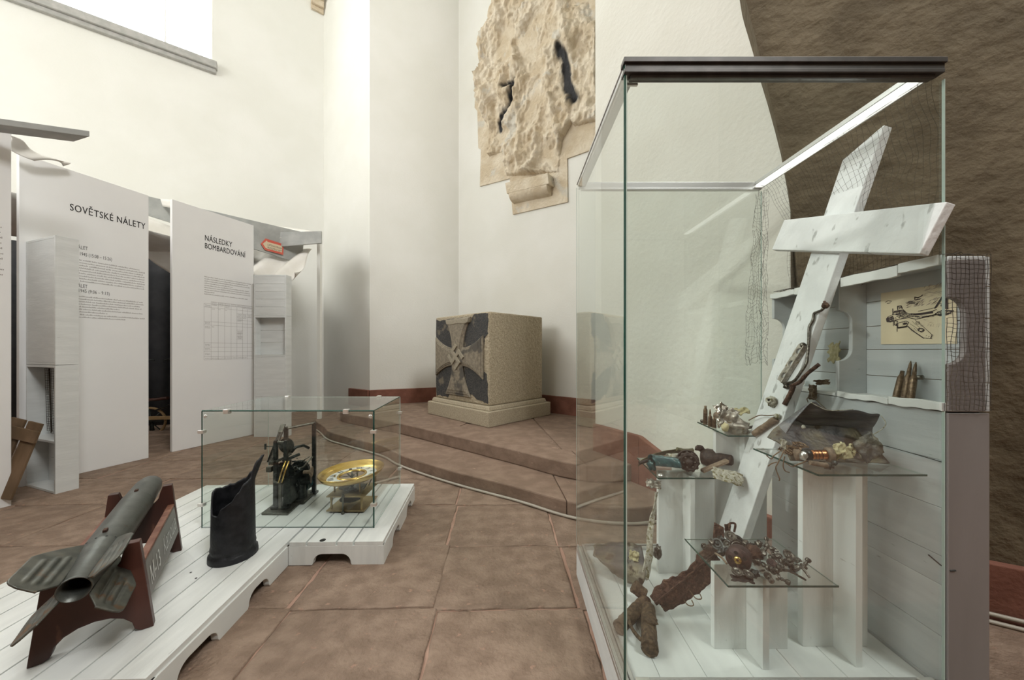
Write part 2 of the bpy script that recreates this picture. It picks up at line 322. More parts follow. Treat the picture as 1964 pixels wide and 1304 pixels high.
# bare stone arch pier in front of the right plaster wall
Ba, Bb = (1.576, 1.885), (4.6, .19); nB = out_n(Ba, Bb)
edge = [onplane(x, y, Ba, Bb) for x, y in ((1562,1040),(1552,860),(1541,700),(1534,570),(1522,440),(1512,360),(1500,290),(1488,235),(1475,185),(1462,125),(1450,75),(1438,30),(1428,-10))]
edge = [V(edge[0].x, edge[0].y, -.05)] + edge + [V(1.33, 2.023, 3.6), V(1.29, 2.045, 4.4), V(1.27, 2.056, 10)]
edge = [p + V((noise.noise(p*9))*.006, 0, 0) if 0 < i < len(edge)-1 else p for i, p in enumerate(edge)]
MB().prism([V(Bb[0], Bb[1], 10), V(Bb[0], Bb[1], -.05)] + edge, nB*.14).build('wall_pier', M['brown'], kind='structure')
mb = MB(); mb.box((-10,-6,10), (5,7.5,10.2)); mb.build('ceiling', M['ceiling'], kind='structure')
# floor: mortar bed with sandstone slabs
fl = MB().box((-10,-6,-.25), (5,7.5,-.0055)).build('floor', M['floor'], org=(0,0,-.25), kind='structure')
slab_me = []
for k in range(6):
    nu, nv = 16, 12; vs = []; fs = []; r = random.Random(k)
    for i in range(nu+1):
        for j in range(nv+1):
            W_ = lambda k_, n_: .012 if k_ == 1 else (.988 if k_ == n_-1 else k_/n_)
            x = W_(i, nu) - .5; y = W_(j, nv) - .5; e = min(i, nu-i, j, nv-j)
            jx = noise.noise((k*7.1, y*9, x*3))*.010 if i in (0, nu) else 0; jy = noise.noise((k*3.3+5, x*9, y*3))*.012 if j in (0, nv) else 0
            z = noise.fractal(Vector((x*5+k*9, y*4, k)), 1, 2, 3)*.0030 - (.002 + max(0, noise.noise((x*9, y*9, k)))*.009 if e == 0 else 0)
            vs.append((x + jx, y + jy, z))
    I = lambda i, j: i*(nv+1)+j
    for i in range(nu):
        for j in range(nv): fs.append((I(i,j), I(i+1,j), I(i+1,j+1), I(i,j+1)))
    ring = [I(i,0) for i in range(nu+1)] + [I(nu,j) for j in range(1,nv+1)] + [I(i,nv) for i in range(nu-1,-1,-1)] + [I(0,j) for j in range(nv-1,0,-1)]
    b = len(vs); vs += [(vs[i][0], vs[i][1], -.03) for i in ring]; n = len(ring)
    fs += [(ring[i], b+i, b+(i+1) % n, ring[(i+1) % n]) for i in range(n)]
    me = bpy.data.meshes.new('slab'); me.from_pydata(vs, [], fs); me.polygons.foreach_set('use_smooth', [True]*len(fs)); me.materials.append(M['slab']); slab_me.append(me)
ys = [.48, 1.03, 1.585, 2.096, 2.655, 3.2, 3.72, 4.28, 4.84, 5.4, 6.0, 6.6, 7.2]
for ri in range(len(ys)-1):
    y0, y1 = ys[ri], ys[ri+1]; yc = (y0+y1)/2
    for k in range(-9, 4):
        x0 = -.335 - .065*(yc-1.25) + k*.685 + (noise.noise((k*1.7, ri*2.3, 0))*.02); wdt = .685
        if x0 > 2.0 or (yc > 5.6 and x0 > 1) : continue
        o = bpy.data.objects.new('slab', random.choice(slab_me)); COL.objects.link(o); o.parent = fl
        o.location = (x0 + wdt/2, yc, .25 + random.uniform(-.0025, .0025)); o.scale = (wdt - .011, y1-y0-.004, 1); o.rotation_euler = (random.uniform(-.002,.002), random.uniform(-.002,.002), .03 + random.uniform(-.006,.006))
# altar steps
def catmull(pts, n=8):
    pts = [Vector(p) for p in pts]; out = []
    for i in range(len(pts)-1):
        p0, p1, p2, p3 = pts[max(i-1,0)], pts[i], pts[i+1], pts[min(i+2, len(pts)-1)]
        for j in range(n):
            t = j/n; out.append(.5*((2*p1) + (p2-p0)*t + (2*p0-5*p1+4*p2-p3)*t*t + (3*p1-p0-3*p2+p3)*t**3))
    return out + [pts[-1]]
O1 = catmull([(-2.78,6.15,0),(-3.02,5.72,0),(-3.08,5.36,0),(-2.69,4.87,0),(-2.36,4.5,0),(-1.482,3.884,0),(-1.15,3.54,0),(-.557,3.09,0),(.029,2.723,0),(.444,2.44,0),(.78,2.36,0),(1.05,2.40,0),(1.33,2.46,0)])
O2 = catmull([(-2.42,6.02,0),(-2.58,5.6,0),(-2.64,5.25,0),(-2.08,4.84,0),(-1.44,4.42,0),(-.69,3.82,0),(.035,3.24,0),(.45,2.90,0),(.72,2.80,0),(1.03,2.84,0)])
def stones(name, pts, z0, z1, depth, cuts, label):
    root = thing(name, (pts[len(pts)//2].x, pts[len(pts)//2].y, z0), label, None, kind='structure'); n = len(pts)
    def inner(p):
        d = (Vector((.1, 6.6, 0)) - p); return p + d.normalized()*min(depth, d.length*.7)
    idx = [int(c*(n-1)) for c in cuts]
    for a, b in zip(idx[:-1], idx[1:]):
        seg = pts[a:b+1]; t = (seg[1]-seg[0]).normalized()*.0015; t2 = (seg[-1]-seg[-2]).normalized()*.0015
        o = [seg[0]+t] + seg[1:-1] + [seg[-1]-t2]; o = [p + Vector((noise.noise(p*7)*.006, noise.noise(p*7+V(5,5,5))*.006, 0)) for p in o]
        poly = o + [inner(p) for p in o][::-1]
        dz = random.uniform(-.002, .002)
        MB().prism([V(p.x, p.y, z0) for p in poly], (0,0,z1-z0+dz)).build('step_stone', M['step'], root, bevel=.012)
    return root
stones('trim_1', O1, 0, .115, .95, (0,.30,.742,1), 'lower red sandstone step curving round the stone block')
stones('trim_2', O2, .115, .255, .42, (0,.42,.86,1), 'upper red sandstone step under the stone block')
pl = [p + (Vector((.1,6.6,0))-p).normalized()*.40 for p in O2]
pla = [V(p.x,p.y,.02) for p in pl] + [V(1.25,2.8,.02), V(1.5,4.7,.02), V(-1.03,6.8,.02), V(-2.5,6.2,.02)]
pf = MB().prism(pla, (0,0,.225)).build('floor_dais', M['step'], kind='structure')
# paving of the dais in three broad slabs
for seg in (pl[2:40], pl[40:58], pl[58:]):
    a, b = seg[0], seg[-1]; c = Vector((.1,6.4,0))
    poly = [p + (c-p).normalized()*.006 for p in seg] + [b + (c-b).normalized()*min(1.9,(c-b).length*.8), a + (c-a).normalized()*min(1.9,(c-a).length*.8)]
    MB().prism([V(p.x,p.y,.246) for p in poly], (0,0,.008)).build('slab', M['step'], pf, bevel=.003)
# red sandstone skirting along the walls
def skirt(name, pts, hs, z0=.2, th=.045):
    mb = MB()
    for (a, b, h0, h1) in zip(pts[:-1], pts[1:], hs[:-1], hs[1:]):
        n = out_n(a, b); mb.prism([V(a[0],a[1],z0), V(b[0],b[1],z0), V(b[0],b[1],h1), V(a[0],a[1],h0)], -n*th)
    return mb.build(name, M['redbase'], kind='structure', bevel=.006)
fa = Vector((*C1,0)).lerp(Vector((*F1,0)), .62)
skirt('baseboard_back', [(fa.x,fa.y),F1,F2,(1.5,4.562)], [.50,.505,.505,.505])
w3 = lambda t: (1.065+.305*t, 2.79-.54*t)
skirt('baseboard_right', [w3(-.86), w3(0), w3(1.0), w3(1.72)], [.505,.505,.24,.24], z0=-.02)
skirt('baseboard_pier', [(1.60,1.872), (2.05,1.62), (2.6,1.311), (4.5,.246)], [.25]*4, z0=-.02)
# stone cornice at the top of the window wall
a = onplane(597, 0, Lp(0), Lp(1)); mb = MB()
for k, (z0, z1, o) in enumerate(((8.02,8.10,.05),(8.10,8.22,.10),(8.22,8.5,.16))):
    mb.prism([V(*Lp(.0),z0), V(*Lp(.13),z0), V(*Lp(.13),z1), V(*Lp(.0),z1)], -nL*o)
mb.build('trim_3', M['ruinstone'], kind='structure', bevel=.01)
# cables on the floor
mb = MB(); pts = [p + (p - Vector((-.2,6.6,0))).normalized()*(.022+.008*noise.noise(p*3)) for p in O1[6:]]
mb.tube([V(p.x,p.y,.014) for p in pts], .011, 6)
mb.build('floor_cable', M['cable'], label='pale cable lying along the foot of the lower sandstone step', cat='cable')
mb = MB()
for dz, dn in ((.035,.062),(.012,.085)):
    mb.tube([V(1.72+.58*t, 1.804-.325*t, dz) - nB*dn for t in [i*.25 for i in range(20)]], .009, 6)
mb.build('wall_conduit', M['cable'], label='twin pale cable along the base of the bare stone wall', cat='cable')

# ------------------------------------------------------------------ broken stone relief on the back wall
dR = Vector((RE[0]-F2[0], RE[1]-F2[1], 0)).normalized(); nR = -out_n(F2, RE)
relp = lambda px, py: onplane(px, py, F2, RE)
o0 = relp(1000, 200)
def SR(px, py): p = relp(px, py) - o0; return (p.dot(dR), p.z)
outline = [SR(*p) for p in ((946,-90),(944,0),(940,47),(922,64),(920,138),(914,146),(912,208),(917,214),(919,285),(924,287),(922,358),(979,343),(985,412),(1090,388),(1089,305),(1128,291),(1150,280),(1150,-90))]
inner = [SR(*p) for p in ((948,-90),(946,0),(943,50),(928,68),(926,140),(921,150),(926,200),(937,240),(940,300),(968,292),(975,338),(1072,331),(1080,270),(1100,236),(1105,243),(1150,232),(1150,-90))]
def inside(x, y, poly):
    c = False; j = len(poly)-1
    for i in range(len(poly)):
        (xi, yi), (xj, yj) = poly[i], poly[j]
        if (yi > y) != (yj > y) and x < (xj-xi)*(y-yi)/(yj-yi)+xi: c = not c
        j = i
    return c
def segd(x, y, a, b):
    ax, ay = a; bx, by = b; t = max(0, min(1, ((x-ax)*(bx-ax)+(y-ay)*(by-ay))/((bx-ax)**2+(by-ay)**2+1e-9)))
    return math.hypot(x-ax-t*(bx-ax), y-ay-t*(by-ay))
rel = thing('stone_relief', o0 - nR*0, 'broken pale limestone relief fragment set high in the white back wall', 'relief')
MB().prism([o0 + dR*a + V(0,0,b) + nR*.001 for a, b in outline], nR*.022).build('mortar_bed', M['ruinstone'], rel, label='smooth sandy mortar around the fragment')
lines = [SR(*p) for p in ((975,170),(990,160),(985,200),(968,225),(962,252))]; lines2 = [SR(*p) for p in ((1076,98),(1088,120),(1092,170),(1106,195))]
folds = [[SR(1095,60),SR(1106,150)],[SR(1088,62),SR(1092,100)],[SR(978,120),SR(968,190)],[SR(985,85),SR(996,118)],[SR(966,105),SR(960,120)],[SR(1000,230),SR(1003,320)],[SR(1040,215),SR(1030,320)],[SR(1030,40),SR(1020,70)],[SR(1060,190),SR(1080,280)],[SR(940,180),SR(952,270)]]
su = [p[0] for p in outline]; sv = [p[1] for p in outline]; u0, u1, v0, v1 = min(su), max(su), min(sv), max(sv)
def relh(x, y):
    vd = noise.voronoi(V(x*3.1, y*2.6, 4))[0]; v2 = noise.voronoi(V(x*9, y*7, 9))[0]
    h = .06 + .05*fbm((x*2.2, y*2.2, 3), 1, 3) + .022*fbm((x*7, y*7, 1), 1, 4) + .075*max(0, vd[1]-vd[0]) + .028*max(0, v2[1]-v2[0]) + .02*abs(noise.noise((x*13, y*5, 8)))
    tt = 5*fbm((x*1.7, y*1.5, 7), 1, 4); fr = tt - math.floor(tt); h += .07*(math.floor(tt) + min(1, max(0, (fr-.35)/.3)))/2
    for f in folds:
        d = segd(x, y, *f); h += .05*math.exp(-(d/.05)**2)
    d = min(segd(x, y, a, b) for a, b in zip(lines[:-1], lines[1:])); h -= .11*math.exp(-(d/.045)**2)
    d = min(segd(x, y, a, b) for a, b in zip(lines2[:-1], lines2[1:])); h -= .11*math.exp(-(d/.06)**2)
    return max(.026, h)
NU, NV = 170, 290
soot = []
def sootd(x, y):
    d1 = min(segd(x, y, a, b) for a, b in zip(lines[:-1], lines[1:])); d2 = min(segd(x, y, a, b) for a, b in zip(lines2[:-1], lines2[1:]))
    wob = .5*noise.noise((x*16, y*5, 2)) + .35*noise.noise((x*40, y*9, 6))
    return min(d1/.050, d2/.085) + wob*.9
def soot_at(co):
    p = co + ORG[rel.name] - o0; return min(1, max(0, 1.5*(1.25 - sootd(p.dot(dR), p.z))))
vs = []; fs = []; used = {}
def rv(i, j):
    if (i, j) not in used:
        x = u0+(u1-u0)*i/NU; y = v0+(v1-v0)*j/NV
        ins = inside(x, y, inner); used[i, j] = len(vs); vs.append(o0 + dR*x + V(0,0,y) + nR*(relh(x, y) if ins else .015))
    return used[i, j]
for i in range(NU):
    for j in range(NV):
        x = u0+(u1-u0)*(i+.5)/NU; y = v0+(v1-v0)*(j+.5)/NV
        if inside(x, y, inner) or any(inside(u0+(u1-u0)*(i+a_)/NU, v0+(v1-v0)*(j+b_)/NV, inner) for a_, b_ in ((0,0),(1,0),(0,1),(1,1))):
            fs.append((rv(i,j), rv(i+1,j), rv(i+1,j+1), rv(i,j+1)))
cs = MB().add(vs, fs, True).build('carved_stone', M['relief'], rel)
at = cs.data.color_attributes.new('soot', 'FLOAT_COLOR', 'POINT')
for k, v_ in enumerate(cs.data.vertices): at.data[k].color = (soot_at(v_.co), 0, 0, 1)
mb = MB(); e = SR(982,392); e2 = SR(1064,366)
zb = lambda px, py: relp(px, py)
A0, A1, B0, B1 = zb(981,358), zb(1062,340), zb(984,378), zb(1064,360)
mb.prism([A0, A1, B1, B0], nR*.17); ss = []
for k in range(8):
    t = k/7; ss.append((B0 + (B1-B0)*.04 - V(0,0,.13*t) + nR*(.02+.145*math.sqrt(max(0,1-t*t))), B0 + (B1-B0)*.95 - V(0,0,.13*t) + nR*(.02+.145*math.sqrt(max(0,1-t*t)))))
vs2 = []; 
for a, b in ss: vs2 += [a, b]
back = [B0+(B1-B0)*.04, B0+(B1-B0)*.95, ss[-1][0]-nR*.01, ss[-1][1]-nR*.01]
mb.add(vs2, [(2*i, 2*i+1, 2*i+3, 2*i+2) for i in range(7)], True)
for s_ in (0, 1):
    mb.add([back[s_]] + [ss[i][s_] for i in range(8)], [list(range(9))])
mb.build('console', M['ruinstone'], rel, bevel=.006)

# ------------------------------------------------------------------ carved stone block on the dais
Fc = Vector((-.285, 4.154, .255)); uL = Vector((-.714, .70, 0)); uR = Vector((.70, .714, 0))
blk = thing('memorial_block', Fc + uL*.68 + uR*.6, 'granite memorial block carved with an iron cross, standing on the sandstone dais', 'memorial')
def rect(i, z, a=1.37, b=1.22): # footprint inset i
    return [Fc + uL*i + uR*i + V(0,0,z), Fc + uL*(a-i) + uR*i + V(0,0,z), Fc + uL*(a-i) + uR*(b-i) + V(0,0,z), Fc + uL*i + uR*(b-i) + V(0,0,z)]
MB().hexa(rect(0,0), rect(0,.19)).build('plinth', M['granite_fine'], blk, bevel=.01)
MB().hexa(rect(.04,.19), rect(.055,.245)).build('plinth_ledge', M['granite_fine'], blk, bevel=.012)
i0 = .085; Hb = 1.435; mb = MB(); mb.hexa(rect(i0,.245), rect(i0,Hb)); body = mb.build('block', M['granite'], blk, bevel=.02)
bw = 1.37 - 2*i0; nF = -uR
fo = Fc + uL*(1.37-i0) + uR*i0 + V(0,0,.245); fx = -uL; fh = Hb - .245
def FP(s, t, o=0): return fo + fx*(s*bw) + V(0,0,t*fh) + nF*o
# blackened field
pol = []
for s, t in ((.02,.96),(.26,.95),(.28,.88),(.70,.90),(.74,.99),(.985,.985),(.985,.76),(.93,.72),(.90,.5),(.92,.36),(.97,.34),(.985,.02),(.80,.05),(.74,.10),(.62,.075),(.3,.09),(.26,.03),(.02,.03)): pol.append((s,t))
fine = []
for (a, b), (c, d) in zip(pol, pol[1:]+pol[:1]):
    for k in range(6):
        s = a+(c-a)*k/6; t = b+(d-b)*k/6; fine.append(FP(min(.99,max(.012,s+.018*noise.noise((s*17,t*17,3)))), min(.99,max(.015,t+.018*noise.noise((s*17,t*17,9)))), .0008))
MB().prism(fine, nF*.004).build('blackened_field', M['paintstone'], blk, label='blackened background of the carving')
def cross_poly(E, L, Nn, o, W=None):
    """iron cross outline centred (.475,.515): E flare half width, L arm length, Nn neck half width (m)"""
    W = W or L; out = []
    def arm(flip):
        return [(Nn + (E-Nn)*((i/8)**1.8), Nn + (L-Nn)*i/8) for i in range(9)]
    a = arm(0); q = []
    up = [(x, y) for x, y in a]; k = W/L
    pts = [(-x, y) for x, y in up[::-1]][::-1]
    seq = []
    seq += [(x, y) for x, y in up[::-1]]            # right side of top arm going in
    seq += [(y*k, x) for x, y in up]                 # top side of right arm going out
    seq += [(y*k, -x) for x, y in up[::-1]]
    seq += [(x, -y) for x, y in up]
    seq += [(-x, -y) for x, y in up[::-1]]
    seq += [(-y*k, -x) for x, y in up]
    seq += [(-y*k, x) for x, y in up[::-1]]
    seq += [(-x, y) for x, y in up]
    res = []
    for p in seq:
        if not res or (abs(p[0]-res[-1][0])+abs(p[1]-res[-1][1])) > 1e-4: res.append(p)
    return [FP(.475, .515, o) + fx*x + V(0,0,y) for x, y in res]
MB().prism(cross_poly(.285,.535,.125,.001,.535), nF*.030).build('cross_border', M['carved'], blk, bevel=.01)
MB().prism(cross_poly(.25,.505,.095,.020,.505), nF*.020).build('cross', M['carved'], blk, bevel=.008)
MB().prism(cross_poly(.205,.465,.07,.030,.465), nF*.018).build('cross_field', M['carved'], blk, bevel=.006)
mb = MB()
mb.prism([FP(.27,.945,.002),FP(.71,.955,.002),FP(.69,.90,.002),FP(.64,.885,.002),FP(.5,.895,.002),FP(.36,.885,.002),FP(.29,.895,.002)], nF*.052); mb.build('chipped_edge', M['carved_light'], blk, bevel=.01, label='pale chipped upper end of the cross')
hk = MB(); c = .052; g = ((1,0,1,1,1),(1,0,1,0,0),(1,1,1,1,1),(0,0,1,0,1),(1,1,1,0,1))
ex = (fx + V(0,0,-1)).normalized(); ey = (fx + V(0,0,1)).normalized()
oc = FP(.475,.515,.045)
runs = [(0,2,5,1),(2,0,5,1),(4,0,3,1),(0,0,1,3),(1,2,1,1),(3,2,1,1),(3,4,1,2)]
polyg = [(0,0),(1,0),(1,2),(2,2),(2,0),(5,0),(5,1),(3,1),(3,2),(5,2),(5,5),(4,5),(4,3),(3,3),(3,5),(0,5),(0,4),(2,4),(2,3),(0,3)]
hk.prism([oc + ex*((x-2.5)*c) + ey*((2.5-y)*c) for x, y in polyg], nF*.02)
hk.build('emblem', M['carved_light'], blk, bevel=.004, label='raised pale emblem at the centre of the cross')

# ================================================================== TEXT PANELS AND SHELTER ON THE LEFT
UP = V(0,0,1)
def panel(A, B, z1, label, th=.045):
    """upright board from A to B (left to right seen from the camera)"""
    A, B = V(A[0],A[1],0), V(B[0],B[1],0); d = (B-A).normalized(); n = V(d.y, -d.x, 0)  # towards the camera
    t = thing('text_panel', (A+B)/2, label, 'panel')
    MB().prism([A, B, B+UP*z1, A+UP*z1], -n*th).build('board', M['white'], t, bevel=.003)
    return t, A, d, n
def dashes(o, d, n, width, lines, lh, h, name, parent, m='grey_print', fills=None, seed=1):
    r = random.Random(seed); mb = MB()
    for k in range(lines):
        x = 0; lim = width*(fills[k] if fills else r.uniform(.9,1)); z = -k*lh
        while x < lim:
            wd = min(r.uniform(1.2,5.5)*h, lim-x); y = 0
            while y < wd:    # letter sized strokes
                lw = h*.50; a = o + d*(x+y) + UP*z + n*.0008; hh = h*(.66 if r.random() < .7 else 1.0)
                mb.add([a, a+d*lw*.58, a+d*lw*.58+UP*hh, a+UP*hh], [(0,1,2,3)])
                y += lw
            x += wd + h*.45
    return mb.build(name, M[m], parent, kind='stuff')
def rot(n): return (n[0], n[1])
# panel with heading SOVETSKE NALETY
pA, pB = (-4.316, 2.99), (-4.06, 3.816)
t2, A, d, n = panel(pA, pB, 2.93, 'tall white text panel headed SOVĚTSKÉ NÁLETY behind the white crates')
on = lambda px, py: onplane(px, py, pA, pB)
a, b = on(134, 403), on(278, 431)
text('SOVĚTSKÉ NÁLETY', a, d, UP, (b-a).length, .001, 'heading', M['black'], t2, spacing=1.10, height=.068, bold=.022)
for s_, x, y, x1, hgt in (('1. NÁLET', 135, 474, 168, .036), ('14. 2. 1945 (15:08 – 15:26)', 133, 486, 214, .034), ('2. NÁLET', 134, 549, 167, .036), ('5. 4. 1945 (9:06 – 9:13)', 132, 558, 210, .034)):
    a = on(x, y); b = on(x1, y+8); text(s_, a, d, UP, (b-a).length, .001, 'subheading', M['black'], t2, spacing=1.05, height=hgt)
a = on(120, 494); wd = (on(277,513)-a).length
dashes(a, d, n, wd, 9, .0257, .0125, 'text_block', t2, fills=[.93,1,.97,.99,.99,.99,1,.99,.99], seed=3)
a = on(120, 566); dashes(a, d, n, wd, 7, .0250, .0125, 'text_block', t2, fills=[.97,.98,.93,.95,.66,.97,.5], seed=4)
a = on(120, 602); dashes(a, d, n, wd, 2, .0250, .0125, 'text_block', t2, fills=[1,.73], seed=5)
# panel with heading NASLEDKY BOMBARDOVANI
qA, qB = (-4.01, 4.03), (-3.69, 4.88)
t3, A, d, n = panel(qA, qB, 2.985, 'tall white text panel headed NÁSLEDKY BOMBARDOVÁNÍ with a table of figures')
on = lambda px, py: onplane(px, py, qA, qB)
a, b = on(393, 461), on(445, 472); text('NÁSLEDKY', a, d, UP, (b-a).length, .001, 'heading', M['black'], t3, spacing=1.06, height=.072, bold=.024)
a, b = on(393, 476), on(470, 489); text('BOMBARDOVÁNÍ', a, d, UP, (b-a).length, .001, 'heading', M['black'], t3, spacing=1.06, height=.072, bold=.024)
a = on(392, 531); wd = (on(480,540)-a).length
dashes(a, d, n, wd, 9, .0275, .0130, 'text_block', t3, fills=[1,.95,.98,.58,.97,.99,.99,.2,.92], seed=8)
# table grid
mb = MB(); t0 = on(391, 577); t1 = on(483, 577); W = (t1-t0).length; H = (on(391,577)-on(391,692)).z
us = [0,.135,.27,.40,.53,.655,.78,.89,1]; vsr = [0,.085,.335,.40,.655,.72,.79,.86,.92]
def tl(u0,v0,u1,v1):
    th = .0022; a = t0 + d*(u0*W) + UP*(-v0*H) + n*.0008; b = t0 + d*(u1*W) + UP*(-v1*H) + n*.0008
    s_ = UP*th if abs(v1-v0) < 1e-6 else d*th; mb.add([a, b, b+s_, a+s_], [(0,1,2,3)])
vv = [.04,.10,.34,.40,.70,.77,.85,.93,.985]
tl(.135,0,1,0); tl(.135,0,.135,.04); 
for v in vv: tl(0,v,1,v)
for k, u in enumerate(us): tl(u, .04 if k == 0 else 0, u, .985)
for v in (.16,.22,.28,.46,.52,.58,.63): tl(.655,v,.78 if v > .3 else 1,v)
mb.build('table_lines', M['grey_print'], t3, kind='stuff')
for k, (u, v, w_, ln) in enumerate(((.02,.07,.1,2),(.15,.015,.1,3),(.28,.015,.1,3),(.41,.015,.1,4),(.54,.015,.1,2),(.67,.015,.1,2),(.79,.015,.09,3),(.9,.015,.09,3),(.15,.125,.06,1),(.28,.125,.04,1),(.41,.125,.04,1),(.67,.18,.1,7),(.79,.18,.08,4),(.9,.18,.08,3),(.02,.36,.1,2),(.02,.43,.1,2),(.15,.43,.05,1),(.67,.49,.1,7),(.02,.73,.1,2),(.02,.80,.1,2),(.02,.88,.1,2),(.02,.965,.9,1))):
    dashes(t0 + d*(u*W) - UP*(v*H), d, n, w_*W, ln, .016, .008, 'table_text', t3, seed=20+k)
# panel cut by the left edge of the picture
rA, rB = (-5.52, -2.2), (-3.87, 2.64)
t1_, A, d, n = panel(rA, rB, 2.955, 'white text panel nearest the camera with a plank resting on top')
on = lambda px, py: onplane(px, py, rA, rB)
a = on(-60, 425); dashes(a, d, n, (on(5,430)-a).length, 10, .040, .014, 'text_block', t1_, seed=11)
# plank poking out over the near panel
a, b = P(-60, 231, 2.35), P(172, 262, 2.72); dd = (b-a).normalized(); nn = V(dd.y,-dd.x,0).normalized()
ed = UP.cross(dd).normalized()
mb = MB(); tt = .045; wd = .14
p0, p1, p2, p3 = a, b, b - dd*.10 + ed*wd, a + ed*wd
mb.prism([p0,p1,p2,p3], (0,0,tt)); mb.build('plank', M['greyboard'], label='grey plank lying across the top of the near white panel', cat='plank', bevel=.003)
# ------------------------------------------------------------------ white wooden crates
def crate(o, xd, w_, dep, h, planks, label, group, front='planks', shelf=None, m='wpaint2', name='wooden_crate'):
    """upright crate: o front right bottom corner, xd direction to its left along the front, depth behind"""
    xd = Vector(xd).normalized(); bk = V(xd.y, -xd.x, 0)
    if bk.y < 0: bk = -bk
    t = thing(name, Vector(o) + xd*w_/2 + bk*dep/2, label, 'crate', group); q = .02; o = Vector(o)
    def brd(nm, x0, x1, y0, y1, z0, z1):
        pts = [o+xd*x0+bk*y0, o+xd*x1+bk*y0, o+xd*x1+bk*y1, o+xd*x0+bk*y1]
        return MB().prism([p+UP*z0 for p in pts], (0,0,z1-z0)).build(nm, M[m], t, bevel=.002)
    brd('side_board', 0, q, 0, dep, 0, h); brd('side_board', w_-q, w_, 0, dep, 0, h)
    brd('bottom_board', q, w_-q, 0, dep, 0, q); brd('top_board', q, w_-q, 0, dep, h-q, h)
    if shelf: brd('shelf', q, w_-q, 0, dep-.012, shelf, shelf+q)
    y0, y1 = (.0, .012) if front == 'planks' else (dep-.012, dep)
    e = (h-2*q)/planks
    for k in range(planks): brd('plank', q, w_-q, y0, y1, q+k*e+.0012, q+(k+1)*e-.0012)
    return t
c0 = V(-3.809, 2.848, 0); xl = V(-.398, .141, 0)
crate(c0, xl, .525, .13, 1.075, 5, 'open white crate standing on the floor behind the rocket, netting inside', 'stacked white crates by the text panels', front='open', shelf=.42)
crate(c0 + UP*1.078, xl, .525, .13, 1.085, 1, 'closed white crate stacked on the open one with netting', 'stacked white crates by the text panels')
ck = P(549, 838, 4.735); ck.z = 0
crate(ck, (-1,0,0), .45, .115, 1.12, 2, 'smooth white crate at the bottom of the stack beside NÁSLEDKY panel', 'stacked white crates by the text panels')
crate(ck + UP*1.122, (-1,0,0), .45, .115, .555, 3, 'open white crate in the middle of the stack beside NÁSLEDKY panel', 'stacked white crates by the text panels', front='open')
crate(ck + UP*1.679, (-1,0,0), .45, .115, .57, 5, 'planked white crate topmost of the stack beside NÁSLEDKY panel', 'stacked white crates by the text panels')
# knotted net helper
def netmesh(fn, nu, nv, r, skip=.02, seed=1, sag=.3):
    """strands running over the surface fn(u,v)"""
    mb = MB(); rr = random.Random(seed)
    for i in range(nu+1):
        st = 0; pts = []
        for k in range(nv*2+1):
            u = i/nu + sag/nu*noise.noise((i*.37, k*.13, seed)); v = k/(nv*2)
            if rr.random() < skip and len(pts) > 1: mb.tube(pts, r, 3, False); pts = []
            pts.append(fn(min(1,max(0,u)), v))
        if len(pts) > 1: mb.tube(pts, r, 3, False)
    for j in range(nv+1):
        pts = []
        for k in range(nu*2+1):
            v = j/nv + sag/nv*noise.noise((j*.41, k*.11, seed+5)); u = k/(nu*2)
            if rr.random() < skip and len(pts) > 1: mb.tube(pts, r, 3, False); pts = []
            pts.append(fn(u, min(1,max(0,v))))
        if len(pts) > 1: mb.tube(pts, r, 3, False)
    return mb
xln = xl.normalized(); bk0 = V(.334, .943, 0)
netmesh(lambda u, v: c0 + xln*(.08+.36*u-.04*v) + bk0*(.07+.02*math.sin(u*9)) + UP*(1.04-.56*v), 22, 26, .0016).build('wire_netting', M['net'], label='dark netting hanging inside the open white crate', cat='netting', kind='stuff')
# slatted wooden crate leaning in the gap
sc_t = thing('slatted_crate', P(40, 930, 2.72), 'rough brown slatted crate leaning between near panel and white crates', 'crate')
a, b, c = P(-20, 790, 2.70), P(80, 813, 2.74), P(18, 960, 2.60)
ac = (b-a).normalized(); dn = (c-b); dn = V(dn.x, dn.y, dn.z).normalized(); nn = ac.cross(dn).normalized(); wtot = (b-a).length; ln = (c-b).length*1.0
for k in range(4):
    s0 = b - ac*(k*.122+.098); MB().prism([s0, s0+ac*.098, s0+ac*.098+dn*ln, s0+dn*ln], nn*.02).build('slat', M['wood'], sc_t, bevel=.003)
for k in (.10,):
    s0 = b + dn*(ln*k) - nn*.022; MB().prism([s0-ac*.44, s0+ac*.02, s0+ac*.02+dn*.09, s0-ac*.44+dn*.09], nn*.021).build('batten', M['wood'], sc_t, bevel=.003)
# dark sheets added behind the panels to block light and shade the gaps
mb = MB(); off = -nL*.14
for t0, t1 in ((.62,2.2),(2.2,3.6)):
    a, b = V(*Lp(t0),0)+off, V(*Lp(t1),0)+off
    mb.sheet(lambda u, v: a + (b-a)*u + UP*(.0+2.70*v) - nL*(.03*math.sin(u*46)), 90, 2, .004)
mb.build('dark_screen', M['shadecloth'], label='dark curtain added to darken the gaps behind the text panels', cat='screen')
a, b = V(*Lp(.6),0)+off*1.3, V(-3.80,4.95,0)
def screen(name, a, b, z0, z1, lab):
    MB().sheet(lambda u, v: a + (b-a)*u + UP*(z0+(z1-z0)*v) + V(.02*math.sin(u*30), .02*math.sin(u*30), 0), 40, 2, .004).build(name, M['shadecloth'], label=lab, cat='screen')
screen('dark_screen', a, b, 0, 2.65, 'dark curtain added to block light at the far end behind white crates')
